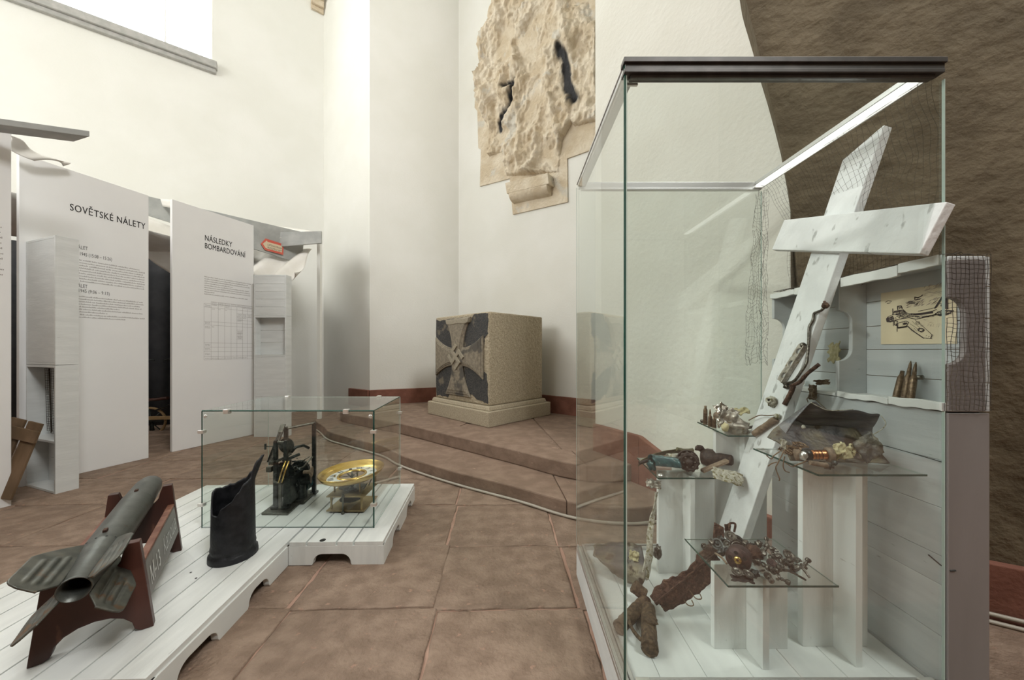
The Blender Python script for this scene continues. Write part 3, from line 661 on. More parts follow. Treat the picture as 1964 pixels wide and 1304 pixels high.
# unseen cloth roof added to keep light out behind the panels
ra, rb = V(*Lp(.62),2.60), V(*Lp(3.9),2.60) + V(.1,-4,0); rc, rd = V(-4.12,4.95,2.62), V(-5.65,-2.2,2.62)
def roof(u, v):
    p = (ra*(1-u)+rb*u)*(1-v) + (rc*(1-u)+rd*u)*v; return p + UP*(-.10*math.sin(math.pi*v) + .02*noise.noise(p*3)) - off*.4*(1-v)
MB().sheet(roof, 40, 14, .006).build('light_block_cloth', M['cloth'], label='unseen white cloth added to block light over the space behind the panels', cat='cloth')
def drape(fn, nu, nv, lab, name='draped_cloth'):
    return MB().sheet(fn, nu, nv, .005).build(name, M['cloth'], label=lab, cat='cloth', group='white cloth draped over the shelter')
# cloth over the second panel's top left corner
c_a, c_b, c_c, c_d = P(10,256,2.80), P(140,316,3.22), P(26,288,2.90), P(122,316,3.17)
drape(lambda u, v: (c_a*(1-u)+c_b*u)*(1-v) + (c_c*(1-u)+c_d*u)*v + UP*(-.05*math.sin(u*math.pi)*(1-u) + .02*math.sin(u*7+v*3)) + V(.03*math.sin(u*11+v*5),0,0), 26, 8, 'white cloth sagging over the top left of the SOVĚTSKÉ NÁLETY panel')
# cloth in the gap between the two panels
c_a, c_b, c_c, c_d = P(270,412,4.45), P(345,440,4.62), P(270,478,4.5), P(345,540,4.7)
drape(lambda u, v: (c_a*(1-u)+c_b*u)*(1-v) + (c_c*(1-u)+c_d*u)*v + V(.0,-.06*math.sin(u*5+v*6)*v,.0), 20, 14, 'white cloth hanging in the gap between the two text panels')
c_a, c_b, c_c, c_d = P(285,379,4.3), P(338,384,4.2), P(285,392,4.33), P(338,400,4.22)
drape(lambda u, v: (c_a*(1-u)+c_b*u)*(1-v) + (c_c*(1-u)+c_d*u)*v, 8, 3, 'white cloth edge lying on the grey board between the panels')
# cloth over the right hand crates
def cl3(u, v):
    top = P(470+130*u, 470+8*u, 5.35+.15*u); bot = P(470+95*u, 512+26*math.sin(u*2.4)-4*u, 5.0-.1*u)
    p = top*(1-v)+bot*v; return p + V(0, -.09*math.sin((u*1.1+v*.35)*13)*(.3+.7*v), .04*math.sin((u+v*.5)*13)*v)
drape(cl3, 44, 16, 'white cloth in loose folds between the arrow board and the white crates')
c_a, c_b, c_c, c_d = P(470,424,5.7), P(600,443,5.6), P(470,462,5.05), P(600,448,5.3)
drape(lambda u, v: (c_a*(1-u)+c_b*u)*(1-v) + (c_c*(1-u)+c_d*u)*v + UP*(.012*math.sin(u*22)*v), 26, 5, 'white cloth pulled flat over the top of the arrow board')
# grey boards
def slab4(p, th, name, m, lab, cat, parent=None):
    n = (p[1]-p[0]).cross(p[3]-p[0]).normalized()
    if n.dot(p[0]-cam.location) < 0: n = -n
    return MB().prism(p, n*th).build(name, m, parent, label=lab, cat=cat, bevel=.003)
bt = thing('arrow_board', P(560, 480, 5.4), 'long grey board slanting behind the panels with a red arrow sign', 'board')
def bA(px, up): # point on the slanting board
    t = (px-290)/295; d_ = 4.2 + 1.3*((px-290)/( (585-290)) )*.95; return d_
bd = [P(275,374,4.15), P(585,446,5.42), P(578,506,5.40), P(275,410,4.15)]
slab4(bd, .03, 'board', M['greyboard'], None, None, bt)
bn = (bd[1]-bd[0]).cross(bd[3]-bd[0]).normalized()
if bn.dot(bd[0]-cam.location) > 0: bn = -bn
def on_bd(px, py, lift):
    r = V((px-982)/FPX, 1, -(py-HY)/FPX); k = (bd[0]-cam.location).dot(bn)/r.dot(bn); return cam.location + r*k + bn*lift
arrow = [(500,467.5),(509,457.5),(544,468.5),(543,489),(508,479.5)]
MB().prism([on_bd(*p, .003) for p in arrow], bn*.004).build('arrow_sign', M['red_print'], bt, label='red arrow shaped sign')
MB().prism([on_bd(*p, .0075) for p in ((504,467.5),(511.5,461.5),(513,464),(541,472),(540.5,484.5),(512,477),(509,475.5))], bn*.001).build('arrow_face', M['cream'], bt)
for s_, p0, p1 in (('LUFTSCHUTZRAUM', (513,471), (540,478.6)), ('PROTILETECKÝ KRYT', (513,476.3), (540,484))):
    a, b = on_bd(*p0, .009), on_bd(*p1, .009); text(s_, a, b-a, UP, (b-a).length, .0005, 'lettering', M['black'], bt, height=.028)
slab4([P(480,447,5.15), P(616,443,5.22), P(616,466,5.22), P(480,478,5.15)], .03, 'plank', M['greyboard'], 'level grey board above the arrow sign reaching past the crates', 'plank')
a = P(611, 700, 5.4); MB().box((a.x-.025,a.y,0), (a.x+.025,a.y+.05,2.93)).build('post', M['plaster'], label='thin white post at the corner of the wall beside the crates', cat='post')
# hand cart half hidden in the dark gap
hc = thing('hand_cart', P(300, 860, 5.2), 'old cart with bent wood wheel in the dark gap between panels', 'cart')
wc = P(288, 808, 5.1)
MB().tube([wc + V(.20*math.cos(k*.2618), .03*math.cos(k*.2618), .20*math.sin(k*.2618)) for k in range(25)], .018, 6).build('wheel_rim', M['lightwood'], hc)
for k in range(4):
    aa = k*math.pi/4; v_ = V(.19*math.cos(aa), .03*math.cos(aa), .19*math.sin(aa)); MB().tube([wc-v_, wc+v_], .008, 5).build('spoke', M['iron'], hc)
for a, b, m_ in ((P(262,806,5.0),P(345,804,5.0),'lightwood'),(P(262,846,5.1),P(345,858,5.0),'lightwood')):
    MB().prism([a, b, b+UP*.05, a+UP*.05], V(0,.03,0)).build('rail', M[m_], hc, bevel=.004)
MB().tube([P(262,768,5.0), P(300,766,5.0), P(322,763,5.0)], .022, 8).build('handle', M['redwood'], hc)
MB().tube([P(300,786,5.1), P(318,780,5.05), P(340,768,5.0)], .012, 6).build('shaft', M['iron'], hc)
MB().tube([P(280,690,5.3), P(296,691,5.3)], .012, 6).build('bar', M['iron'], hc)
MB().tube([P(314,692,5.3), P(340,684,5.3)], .014, 6).build('bar', M['iron'], hc)
MB().tube([wc+V(0,.02,0), V(wc.x+.02,wc.y+.02,.0)], .02, 6).build('leg', M['iron'], hc)

# ================================================================== LOW PLATFORM WITH EXHIBITS
N0 = V(-1.247, 1.904, 0); pu = V(1, .02, 0); pv = V(-.075, 1, 0); PZ = .13
L_ = lambda a, b, z=PZ: N0 + pu*a + pv*b + UP*z
plat = thing('display_platform', L_(-.5,.1,0), 'low white planked platform carrying the rocket, shell case and clockwork', 'platform')
def board(a0, a1, b0, b1, z0, z1, nm='plank', bev=.003):
    return MB().prism([L_(a0,b0,z0), L_(a1,b0,z0), L_(a1,b1,z0), L_(a0,b1,z0)], (0,0,z1-z0)).build(nm, M['wpaint'], plat, bevel=bev)
edges = [-1.12,-.99,-.865,-.745,-.63,-.50,-.375,-.245,-.12,-.004]
for k in range(len(edges)-1):
    board(edges[k]+.0034, edges[k+1]-.0034, -.79, .83, PZ-.022, PZ, bev=.0012)
for a0, a1 in zip((.0,.10,.265,.36),(.10,.265,.36,.528)): board(a0+.0048, a1-.0048, 0, .83, PZ-.022, PZ, bev=.0012)
def apron(a0, b0, a1, b1, cuts, th=.03, inw=1):
    """side board with arched cut outs between two plan points"""
    A, B = L_(a0,b0,0), L_(a1,b1,0); d_ = (B-A); ln = d_.length; d_.normalize(); n_ = V(d_.y,-d_.x,0)*inw
    pts = [(0,0)]
    for s0, s1 in cuts:
        pts.append((s0,0))
        for k in range(7):
            t = k/6*math.pi/2; pts.append((s0+.006+.05*(1-math.cos(t)), .012+.05*math.sin(t)))
        for k in range(7):
            t = k/6*math.pi/2; pts.append((s1-.006-.05*(1-math.sin(t)), .012+.05*math.cos(t)))
        pts.append((s1,0))
    pts += [(ln,0),(ln,PZ-.022),(0,PZ-.022)]
    MB().prism([A + d_*x + UP*z for x, z in pts], n_*th).build('side_board', M['wpaint'], plat, bevel=.002)
apron(0,-.79, 0,0, [(.10,.30),(.47,.63)], inw=-1)
apron(0,0, .528,0, [(.13,.35)], inw=-1)
apron(.528,0, .528,.83, [(.18,.36),(.55,.72)], inw=-1)
apron(-1.12,-.79, 0,-.79, [(.2,.4),(.7,.9)], inw=-1)
apron(-1.12,-.79, -1.12,.83, [(.2,.5),(1.0,1.3)], inw=1)
apron(-1.12,.83, .528,.83, [(.3,.6),(1.0,1.3)], inw=1)
MB().lathe([(0,.0012),(.016,.0012),(.016,.0005)], G(619,1036,PZ), n=14).build('knot_hole', M['gap'], plat, label='dark round hole in the plank')
for px, py in ((366,1098),(376,1109)): MB().lathe([(0,.001),(.005,.001)], G(px,py,PZ), n=8).build('nail_hole', M['gap'], plat)

# ------------------------------------------------------------------ rocket and its stand
au = V(-.60,.80,.03).normalized(); sd = V(.80,.60,0); R0 = V(-1.405,1.095,.432); upv = sd.cross(au).normalized()
rk = thing('rocket', R0 + au*.5 - UP*.07, 'olive grey rocket with ribbed tail fins lying on a mahogany stand', 'rocket')
prof = [(.028,.06),(.037,.0),(.0395,.0),(.0395,.012),(.038,.02),(.044,.10),(.057,.24),(.0582,.245),(.0575,.25),(.0575,.27),(.060,.70),(.0605,.705),(.0605,.71),(.058,.75),(.0565,.85),(.055,.93),(.048,.985),(.036,1.018),(.018,1.035),(0,1.038)]
MB().lathe(prof, R0, au, 40).build('body', M['rocket'], rk)
MB().lathe([(0,.14),(.024,.12),(.030,.05),(.0375,.001)], R0, au, 30).build('nozzle', M['bore'], rk, label='black hollow of the nozzle')
for t in (.29,.72):
    p = R0 + au*t + upv*.0575; MB(frame(p, au, upv)).box((-.011,-.006,-.006),(.011,.006,.010)).build('lug', M['rust'], rk, bevel=.002)
for t in (.245,.705):
    mb = MB()
    for k in range(14):
        a = k*2*math.pi/14; p = R0 + au*t + (sd*math.cos(a)+upv*math.sin(a))*.0575; mb.lathe([(0,.0028),(.003,.0015),(.0035,0)], p, (sd*math.cos(a)+upv*math.sin(a)), 6)
    mb.build('rivets', M['iron'], rk, kind='stuff')
def fin(ang):
    rd = sd*math.cos(ang) + upv*math.sin(ang); tn = au.cross(rd); c = []
    x0, x1 = -.055, .27
    def lim(x):
        if x < x0+.03: o_ = .150 - .03*(1-math.sqrt(max(0,1-((x0+.03-x)/.03)**2)))
        elif x > .10: o_ = .150 - .112*((x-.10)/(x1-.10))**1.25
        else: o_ = .150
        i_ = .040 if x > .0 else .040+.035*min(1,(-x)/.05)
        return i_, max(o_, i_+.002)
    mb = MB()
    def fn(u, v):
        x = x0 + (x1-x0)*u; a_, b_ = lim(x); r = a_ + (b_-a_)*v; rib = 0
        for rc_, p0, p1 in ((.068,-.02,.16),(.092,-.03,.14),(.116,-.03,.11)):
            rib += .006*math.exp(-((r-rc_)/.0055)**2)*max(0,min(1,(x-p0)/.015,(p1-x)/.015))
        return R0 + au*x + rd*r + tn*(rib + .005*noise.noise((x*6, r*6, ang)))
    mb.sheet(fn, 44, 30, .005); return mb.build('tail_fin', M['fin'], rk)
for a in (42, 140, 222, 320): fin(math.radians(a))
st = thing('rocket_stand', R0 + au*.5 + V(0,0,-.30), 'dark mahogany cradle with grey name board holding the rocket', 'stand')
def endframe(t):
    c = R0 + au*t; c = V(c.x, c.y, PZ); f = frame(c, sd, UP)  # x across, y along -? , z up
    hz = R0.z + au.z*t - PZ
    pts = [(-.150,0),(-.118,0)]
    for k in range(9):
        a = math.pi*k/8; pts.append((-.095*math.cos(a)*1.05, .012+.075*math.sin(a)))
    pts += [(.118,0),(.150,0),(.112,hz+.035),(.078,hz+.035)]
    for k in range(9):
        a = math.pi*k/8; pts.append((.0675*math.cos(a), hz-.0675*math.sin(a)))
    pts += [(-.078,hz+.035),(-.112,hz+.035)]
    MB().prism([c + sd*x + UP*z for x, z in pts], au*.032).build('end_frame', M['redwood'], st, bevel=.003)
endframe(.175); endframe(.80)
for s_ in (1, -1):
    def sp(t, z, o=0): # sloping side face
        k = z/.335; x = .150-.038*k; return V((R0+au*t).x, (R0+au*t).y, PZ+z) + sd*s_*(x+o)
    q4 = [sp(.205,.105), sp(.80,.105), sp(.80,.245), sp(.205,.245)]
    nb = sd*s_*.012
    MB().prism(q4, -nb).build('side_board', M['plate'], st, bevel=.002)
    MB().prism([sp(.207,.247,.0), sp(.80,.247,.0), sp(.80,.247,-.026), sp(.207,.247,-.026)], (0,0,.012)).build('rail', M['redlight'], st, bevel=.003)
sp2 = lambda t, z: V((R0+au*t).x, (R0+au*t).y, PZ+z) + sd*(.150-.038*z/.335)
up2 = (sp2(.3,.2)-sp2(.3,.1)).normalized()
text('М-13', sp2(.235,.135), au, up2, .165, .0012, 'lettering', M['ink_white'], st, shear=.12, height=.072)
text('Катюша', sp2(.475,.140), au, up2, .285, .0012, 'lettering', M['ink_white'], st, shear=.30, height=.068)

# ------------------------------------------------------------------ torn shell casing
sc0 = V(-1.455, 1.785, PZ); n_ = 96; rows = 34
def rim(a):
    # a: angle, 0 = +x, pi/2 = away; height of the torn rim above the platform
    dg = math.degrees(a) % 360
    keys = [(0,.40),(15,.485),(28,.505),(42,.505),(52,.45),(70,.405),(95,.372),(130,.350),(160,.345),(185,.350),(205,.345),(218,.268),(240,.245),(262,.243),(280,.285),(300,.305),(320,.345),(340,.385),(360,.40)]
    for (a0, h0), (a1, h1) in zip(keys[:-1], keys[1:]):
        if a0 <= dg <= a1:
            t = (dg-a0)/(a1-a0); t = t*t*(3-2*t); return h0+(h1-h0)*t + .006*noise.noise((dg*.09,1,2)) + .003*noise.noise((dg*.4,7,2))
    return .3
def cas(r0):
    vs = []
    for i in range(rows+1):
        for j in range(n_):
            a = 2*math.pi*j/n_; h = rim(a)*i/rows; dg = math.degrees(a) % 360
            r = r0 + (.011 if h < .028 and r0 > .09 else (.008 if h < .034 and r0 > .09 else 0)) - .005*h/.4
            lean = max(0, h-.38)*.35*math.exp(-((dg-35)/30)**2); bul = .004*math.sin(h*40)*(1 if .05 < h < .07 else 0)
            vs.append(sc0 + V(math.cos(a)*(r+lean+bul), math.sin(a)*(r+lean+bul), h))
    return vs
vo, vi = cas(.094), cas(.086); mb = MB(); vs = vo + vi; K = len(vo); fs = []
for i in range(rows):
    for j in range(n_):
        j2 = (j+1) % n_; fs.append((i*n_+j, i*n_+j2, (i+1)*n_+j2, (i+1)*n_+j)); fs.append((K+i*n_+j, K+(i+1)*n_+j, K+(i+1)*n_+j2, K+i*n_+j2))
for j in range(n_):
    j2 = (j+1) % n_; fs.append((rows*n_+j, rows*n_+j2, K+rows*n_+j2, K+rows*n_+j))
mb.add(vs, fs, True); mb.add([vo[j] + V(0,0,.002) for j in range(n_)], [list(range(n_))])
mb.build('shell_casing', M['casing'], org=sc0, label='black torn open shell casing standing upright on the white platform', cat='shell')

# ------------------------------------------------------------------ glass vitrine on the platform
vx0, vx1, vy0, vy1, vz = -1.872, -.835, 2.062, 2.690, .832
sk = lambda x, y, z: V(x - .075*(y-vy0), y, z)
vt = thing('glass_vitrine', sk(-1.35,2.38,PZ), 'low clear glass vitrine with metal clips over the clockwork', 'vitrine')
g = .006
def pane(p, th, parent, em='gedge', ew=.006):
    t = MB().prism(p, th).build('glass_pane', M['glass'], parent)
    return t
pane([sk(vx0,vy0,PZ), sk(vx1,vy0,PZ), sk(vx1,vy0,vz), sk(vx0,vy0,vz)], V(0,g,0), vt)
pane([sk(vx0,vy1,PZ), sk(vx1,vy1,PZ), sk(vx1,vy1,vz), sk(vx0,vy1,vz)], V(0,-g,0), vt)
pane([sk(vx0,vy0+.01,PZ), sk(vx0,vy1-.01,PZ), sk(vx0,vy1-.01,vz), sk(vx0,vy0+.01,vz)], V(g,0,0), vt)
pane([sk(vx1,vy0+.01,PZ), sk(vx1,vy1-.01,PZ), sk(vx1,vy1-.01,vz), sk(vx1,vy0+.01,vz)], V(-g,0,0), vt)
pane([sk(vx0,vy0,vz+.001), sk(vx1,vy0,vz+.001), sk(vx1,vy1,vz+.001), sk(vx0,vy1,vz+.001)], V(0,0,g), vt)
def edgebar(a, b, r, m='gedge', parent=None):
    return MB().tube([a, b], r, 4).build('glass_edge', M[m], parent or vt)
for a, b, m_, r in ((sk(vx0,vy0,PZ),sk(vx0,vy0,vz),'gedge',.004),(sk(vx1,vy0,PZ),sk(vx1,vy0,vz),'gedge',.005),(sk(vx0,vy0,vz+.003),sk(vx1,vy0,vz+.003),'gedge',.0042),
        (sk(vx1,vy0,vz+.003),sk(vx1,vy1,vz+.003),'gedge',.0035),(sk(vx0,vy1,vz),sk(vx1,vy1,vz),'gedge_light',.0022),(sk(vx0,vy0,vz),sk(vx0,vy1,vz),'gedge_light',.0022),
        (sk(vx0,vy1,PZ),sk(vx0,vy1,vz),'gedge_light',.002),(sk(vx1,vy1,PZ),sk(vx1,vy1,vz),'gedge_light',.0025),(sk(vx0,vy0,PZ+.003),sk(vx1,vy0,PZ+.003),'gedge',.002),(sk(vx1,vy0,PZ+.003),sk(vx1,vy1,PZ+.003),'gedge_light',.002)):
    edgebar(a, b, r, m_)
def clip(p, dx, dy, dz):
    MB().box((p.x-dx,p.y-dy,p.z-dz),(p.x+dx,p.y+dy,p.z+dz)).build('clip', M['chrome'], vt, bevel=.003)
for x in (-1.72,-1.0): clip(sk(x,vy0,vz), .016,.014,.014)
for x in (-1.72,-1.0): clip(sk(x,vy1,vz), .016,.014,.012)
for z in (.71,.27):
    for x, s_ in ((vx0,1),(vx1,-1)): clip(sk(x,vy0,z), .017,.014,.010)
    clip(sk(vx1,vy1,z), .014,.014,.010)
for x in (vx0+.012,vx1-.03): MB().lathe([(0,.004),(.010,.004),(.012,0)], sk(x+.01,vy0-.001,vz-.03), (0,-1,0), 12).build('disc_joint', M['chrome'], vt)

# ------------------------------------------------------------------ striking clockwork
ma = G(501,988,PZ); mbp = G(551,991,PZ); mx_ = V(1,-.03,0).normalized(); my_ = V(-.12,.99,0).normalized()
MT = Matrix((mx_, my_, UP)).transposed().to_4x4(); MT.translation = ma
mc = thing('clock_mechanism', MT @ V(.1,.2,0), 'tall dark iron striking clockwork under the glass vitrine', 'clockwork')
def bx(nm, a, b, m, bev=.002): return MB(MT).box(a, b).build(nm, M[m], mc, bevel=bev)
def cyl(nm, o, ax, r, l, m, n=18, prof=None): return MB(MT).lathe(prof or [(0,0),(r,0),(r,l),(0,l)], o, ax, n, smooth=False).build(nm, M[m], mc)
bx('base_plate', (0,0,0), (.175,.38,.014), 'iron_light', .003)
for x, y, h in ((.055,.06,.47),(.125,.06,.47),(.065,.17,.535),(.205,.30,.54)):
    MB(MT).prism([(x-.014,y,.014),(x+.014,y,.014),(x+.012,y,h-.01),(x+.007,y,h),(x-.007,y,h),(x-.012,y,h-.01)], (0,.024,0)).build('upright', M['iron'], mc, bevel=.003)
    MB(MT).prism([(x-.024,y-.012,.014),(x+.024,y-.012,.014),(x+.024,y+.036,.014),(x-.024,y+.036,.014)], (0,0,.018)).build('foot', M['iron'], mc, bevel=.003)
bx('foot_block', (.035,.15,0.014), (.21,.33,.03), 'iron_light')
cyl('crossbar', (.05,.072,.455), (1,0,0), .008, .08, 'iron_light'); cyl('crossbar', (.06,.18,.52), (.95,.8,.1), .0085, .19, 'iron_light')
bx('arm', (.03,.03,.315), (.06,.08,.338), 'iron_light'); 
MB(MT).tube([(.06,.06,.327),(.10,.10,.345),(.13,.13,.365)], .009, 6).build('lever', M['iron_light'], mc)
MB(MT).tube([(.10,.07,.33),(.15,.10,.345),(.19,.13,.36)], .010, 6).build('lever', M['iron'], mc)
for k, x in enumerate((.118,.140)):
    MB(MT).tube([(x-.022,.035,.20),(x-.010,.04,.255),(x+.012,.06,.335)], .0055, 6).build('brass_rod', M['brass'], mc)
for x, y, z, r, w_, m_ in ((.10,.12,.42,.055,.006,'iron_light'),(.095,.10,.24,.075,.010,'iron'),(.10,.14,.13,.085,.012,'iron'),(.15,.20,.22,.07,.03,'iron'),(.16,.22,.10,.045,.09,'teal')):
    mb = MB(MT); t = 28; o = Vector((x,y,z)); ax = Vector((0,1,0)) if r > .05 or m_ != 'teal' else Vector((0,0,1))
    pts = []
    for k in range(t*2):
        rr = r if k % 2 else r*.93; a = math.pi*k/t; pts.append(o + Vector((math.cos(a)*rr, 0, math.sin(a)*rr)))
    mb.prism(pts, Vector((0,w_,0))); mb.build('cog_wheel', M[m_], mc)
for x, y, z in ((.13,.09,.19),(.09,.11,.36),(.15,.13,.16)): cyl('arbor', (x,y,z), (0,1,0), .007, .16, 'iron_light', 10)
cyl('drum', (.145,.22,.03), (0,0,1), .05, .11, 'iron', 20); cyl('drum', (.16,.20,.15), (.9,.2,.1), .032, .07, 'iron', 18)
bx('front_plate', (.085,.05,.02), (.105,.062,.21), 'iron_light'); bx('side_frame', (.135,.05,.05), (.165,.24,.22), 'iron'); bx('side_frame', (.055,.08,.18), (.075,.24,.29), 'iron')
cyl('winder', (.20,.16,.225), (1,.15,0), .008, .06, 'leather', 12, [(.012,0),(.012,.045),(.036,.05),(.036,.058),(0,.058)])
MB(MT).tube([(.16,.10,.255),(.22,.12,.275),(.265,.16,.335)], .006, 6).build('crank', M['iron_light'], mc)
MB(MT).tube([(.13,.13,.37),(.15,.15,.40),(.18,.20,.40),(.20,.24,.37)], .010, 8).build('spring_hoop', M['iron'], mc)
for k in range(16):
    r = random.Random(k); p = Vector((r.uniform(.10,.215), r.uniform(.08,.24), r.uniform(.13,.33))); q_ = p + Vector((r.uniform(-.05,.05), r.uniform(-.05,.05), r.uniform(-.03,.03)))
    MB(MT).tube([p, q_], r.uniform(.003,.007), 6).build('rod', M[r.choice(['iron','iron_light','iron'])], mc)
# fly blade leaning at the back left
fb = [Vector((.005,.05,.33)), Vector((.04,.045,.33)), Vector((.075,.12,.51)), Vector((.04,.125,.51))]
MB(MT).prism(fb, Vector((0,.010,0))).build('fly_blade', M['gear'], mc, bevel=.002)
MB(MT).prism([Vector((.04,.12,.51)),Vector((.075,.118,.51)),Vector((.083,.14,.56)),Vector((.048,.142,.56))], Vector((0,.010,0))).build('fly_blade', M['iron_light'], mc, bevel=.002)
MB(MT).tube([(.012,.045,.33),(.05,.115,.51)], .003, 5).build('rod', M['iron'], mc); bx('catch', (-.012,.05,.41), (.0,.06,.45), 'iron'); MB(MT).tube([(-.006,.055,.43),(.05,.07,.43)], .003, 5).build('rod', M['iron_light'], mc); bx('catch', (.0,.05,.26), (.035,.08,.295), 'iron_light')
MB(MT).tube([(.05,.09,.22),(.06,.05,.20),(.09,.045,.19),(.12,.06,.22)], .009, 8).build('curved_arm', M['iron_light'], mc)

# ------------------------------------------------------------------ clock movement with open dial
cb = V(-1.085, 2.34, PZ)
ck_ = thing('dial_clock', cb, 'brass clock movement carrying a wide tilted dial under the vitrine', 'clock')
def cbx(nm, a, b, m, bev=.002): return MB().box(cb+V(*a), cb+V(*b)).build(nm, M[m], ck_, bevel=bev)
cbx('back_plate', (-.135,-.10,.012), (.115,.13,.020), 'brass_dull'); cbx('front_plate', (-.135,-.10,.105), (.115,.13,.113), 'brass_dull')
for x in (-.11,.09):
    for y in (-.08,.11): MB().lathe([(.006,.02),(.009,.03),(.006,.06),(.009,.095),(.006,.105)], cb+V(x,y,0), n=12).build('pillar', M['brass_dull'], ck_)
for x, y in ((-.115,-.03),(.06,-.04),(-.03,.12),(.105,.11)): MB().lathe([(.006,.113),(.006,.225)], cb+V(x,y,0), n=10).build('dial_leg', M['brass_dull'], ck_)
MB().lathe([(.007,0),(.012,.005),(.006,.02),(.006,.11),(.011,.115),(.004,.13)], cb+V(-.02,-.108,0), n=12).build('front_post', M['iron_light'], ck_)
for x, y, z, r, m_ in ((-.02,.0,.055,.07,'iron'),(.03,.03,.085,.045,'iron_light'),(-.02,.02,.125,.065,'iron'),(.04,.0,.14,.04,'iron_light'),(-.06,-.02,.135,.03,'gear')):
    pts = []
    for k in range(48):
        rr = r if k % 2 else r*.93; a = math.pi*k/24; pts.append(cb+V(x+math.cos(a)*rr, y+math.sin(a)*rr, z))
    MB().prism(pts, (0,0,.006)).build('cog_wheel', M[m_], ck_)
for k in range(10):
    r = random.Random(k+50); p = cb + V(r.uniform(-.09,.10), r.uniform(-.07,.10), r.uniform(.115,.16)); MB().tube([p, p+V(r.uniform(-.06,.06), r.uniform(-.06,.06), r.uniform(0,.03))], .004, 6).build('lever', M[r.choice(['iron','iron_light'])], ck_)
dax = V(-.055,-.02,1).normalized(); dc = cb + V(-.005,-.01,.215)
MB().lathe([(.145,.0),(.165,.006),(.185,.020),(.200,.042),(.206,.044),(.207,.038),(.190,.010),(.168,-.004),(.145,-.004)], dc, dax, 64).build('bezel', M['brass'], ck_)
MB().lathe([(.092,.006),(.155,.006),(.155,.001),(.092,.001),(.092,.006)], dc, dax, 64, smooth=False).build('chapter_ring', M['enamel'], ck_)
MB().lathe([(.078,.002),(.080,.012),(.090,.014),(.094,.008),(.094,.0)], dc, dax, 56).build('inner_rim', M['brass'], ck_)
dx_ = dax.cross(V(0,1,0)).normalized(); dy_ = dax.cross(dx_).normalized()
nums = ['XII','I','II','III','IIII','V','VI','VII','VIII','IX','X','XI']
for k, s_ in enumerate(nums):
    a = k*math.pi/6; rdv = (dx_*math.sin(a) + dy_*-math.cos(a)); tg = (dx_*math.cos(a)+dy_*math.sin(a)); wdt = .010+.009*len(s_)
    if dax.dot(tg.cross(-rdv)) < 0: tg = -tg
    text(s_, dc + dax*.0065 + rdv*.148 - tg*wdt/2, tg, -rdv, wdt, .0004, 'numeral', M['black'], ck_, height=.036)
for a, ln in ((.6,.06),(2.4,.05),(4.2,.055)): MB().tube([dc, dc+(dx_*math.cos(a)+dy_*math.sin(a))*ln+dax*.01], .003, 5).build('hand_arbor', M['iron_light'], ck_)
MB().lathe([(0,.03),(.006,.03),(.008,.0),(.005,-.09)], dc, dax, 10).build('centre_arbor', M['iron_light'], ck_)

# ================================================================== TALL DISPLAY CASE ON THE RIGHT
X0, X1, Y0, Y1, ZT, ZB = .345, 1.33, 1.05, 1.83, 2.09, .15
dcz = thing('display_case', V(.84, 1.44, 0), 'tall glass display case with dark metal top rail, holding war relics', 'case')
def cbox(nm, a, b, m, bev=.002, label=None): return MB().box(a, b).build(nm, M[m], dcz, bevel=bev, label=label)
cbox('base_side', (X0,Y0,0), (X0+.02,Y1,.128), 'wpaint2'); cbox('base_side', (X0+.02,Y0,0), (X1,Y0+.02,.128), 'wpaint2'); cbox('base_side', (X0+.02,Y1-.02,0), (X1,Y1,.128), 'wpaint2')
xs = [X0+.02,.477,.628,.777,.93,1.08,1.23,X1]
for a, b in zip(xs[:-1], xs[1:]): cbox('floor_plank', (a+.0008,Y0+.02,ZB-.02), (b-.0008,Y1-.02,ZB), 'wpaint')
def rail(a, b, wv, z, h, name='rail', m='alu', steps=3):
    """grooved rail: stepped strips side by side from a to b, width vector wv"""
    mb = MB(); a, b, wv = V(*a), V(*b), V(*wv)
    for k in range(steps):
        s0, s1 = k/steps + .03, (k+1)/steps - .03; hh = h*(1 if k % 2 == 0 else .78)
        mb.prism([a+wv*s0+UP*z, b+wv*s0+UP*z, b+wv*s1+UP*z, a+wv*s1+UP*z], (0,0,hh))
    mb.prism([a+UP*z, b+UP*z, b+wv+UP*z, a+wv+UP*z], (0,0,h*.6)); return mb.build(name, M[m], dcz, bevel=.001)
rail((X0,Y0,0), (X0,Y1,0), (.042,0,0), .128, .034, m='alu'); rail((X0+.042,Y1,0), (X1,Y1,0), (0,-.035,0), .128, .038); rail((X0+.042,Y0,0), (X1,Y0,0), (0,.03,0), .128, .04)
# top frame
mb = MB(); mb.box((X0-.004,Y0-.012,ZT-.012),(X1-.004,Y0+.022,ZT+.004)); mb.box((X0+.002,Y0-.006,ZT-.030),(X1-.006,Y0+.02,ZT-.012)); mb.box((X0-.002,Y0-.010,ZT-.042),(X1-.010,Y0+.024,ZT-.030)); mb.box((X0+.02,Y0-.002,ZT-.052),(X1-.03,Y0+.02,ZT-.042))
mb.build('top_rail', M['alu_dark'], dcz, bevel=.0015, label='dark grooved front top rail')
mb = MB(); mb.box((X0+.01,Y1-.02,ZT-.03),(X1,Y1,ZT+.003)); mb.box((X0+.02,Y1-.024,ZT-.040),(X1-.01,Y1-.004,ZT-.03)); mb.build('top_rail', M['alu'], dcz, bevel=.0015)
mb = MB(); mb.box((X0+.004,Y0+.022,ZT-.022),(X0+.045,Y1-.02,ZT-.004)); mb.box((X0,Y0+.022,ZT-.004),(X0+.018,Y1,ZT+.004)); mb.box((X0+.024,Y0+.022,ZT-.004),(X0+.045,Y1,ZT+.003)); mb.build('top_rail', M['alu'], dcz, bevel=.0015)
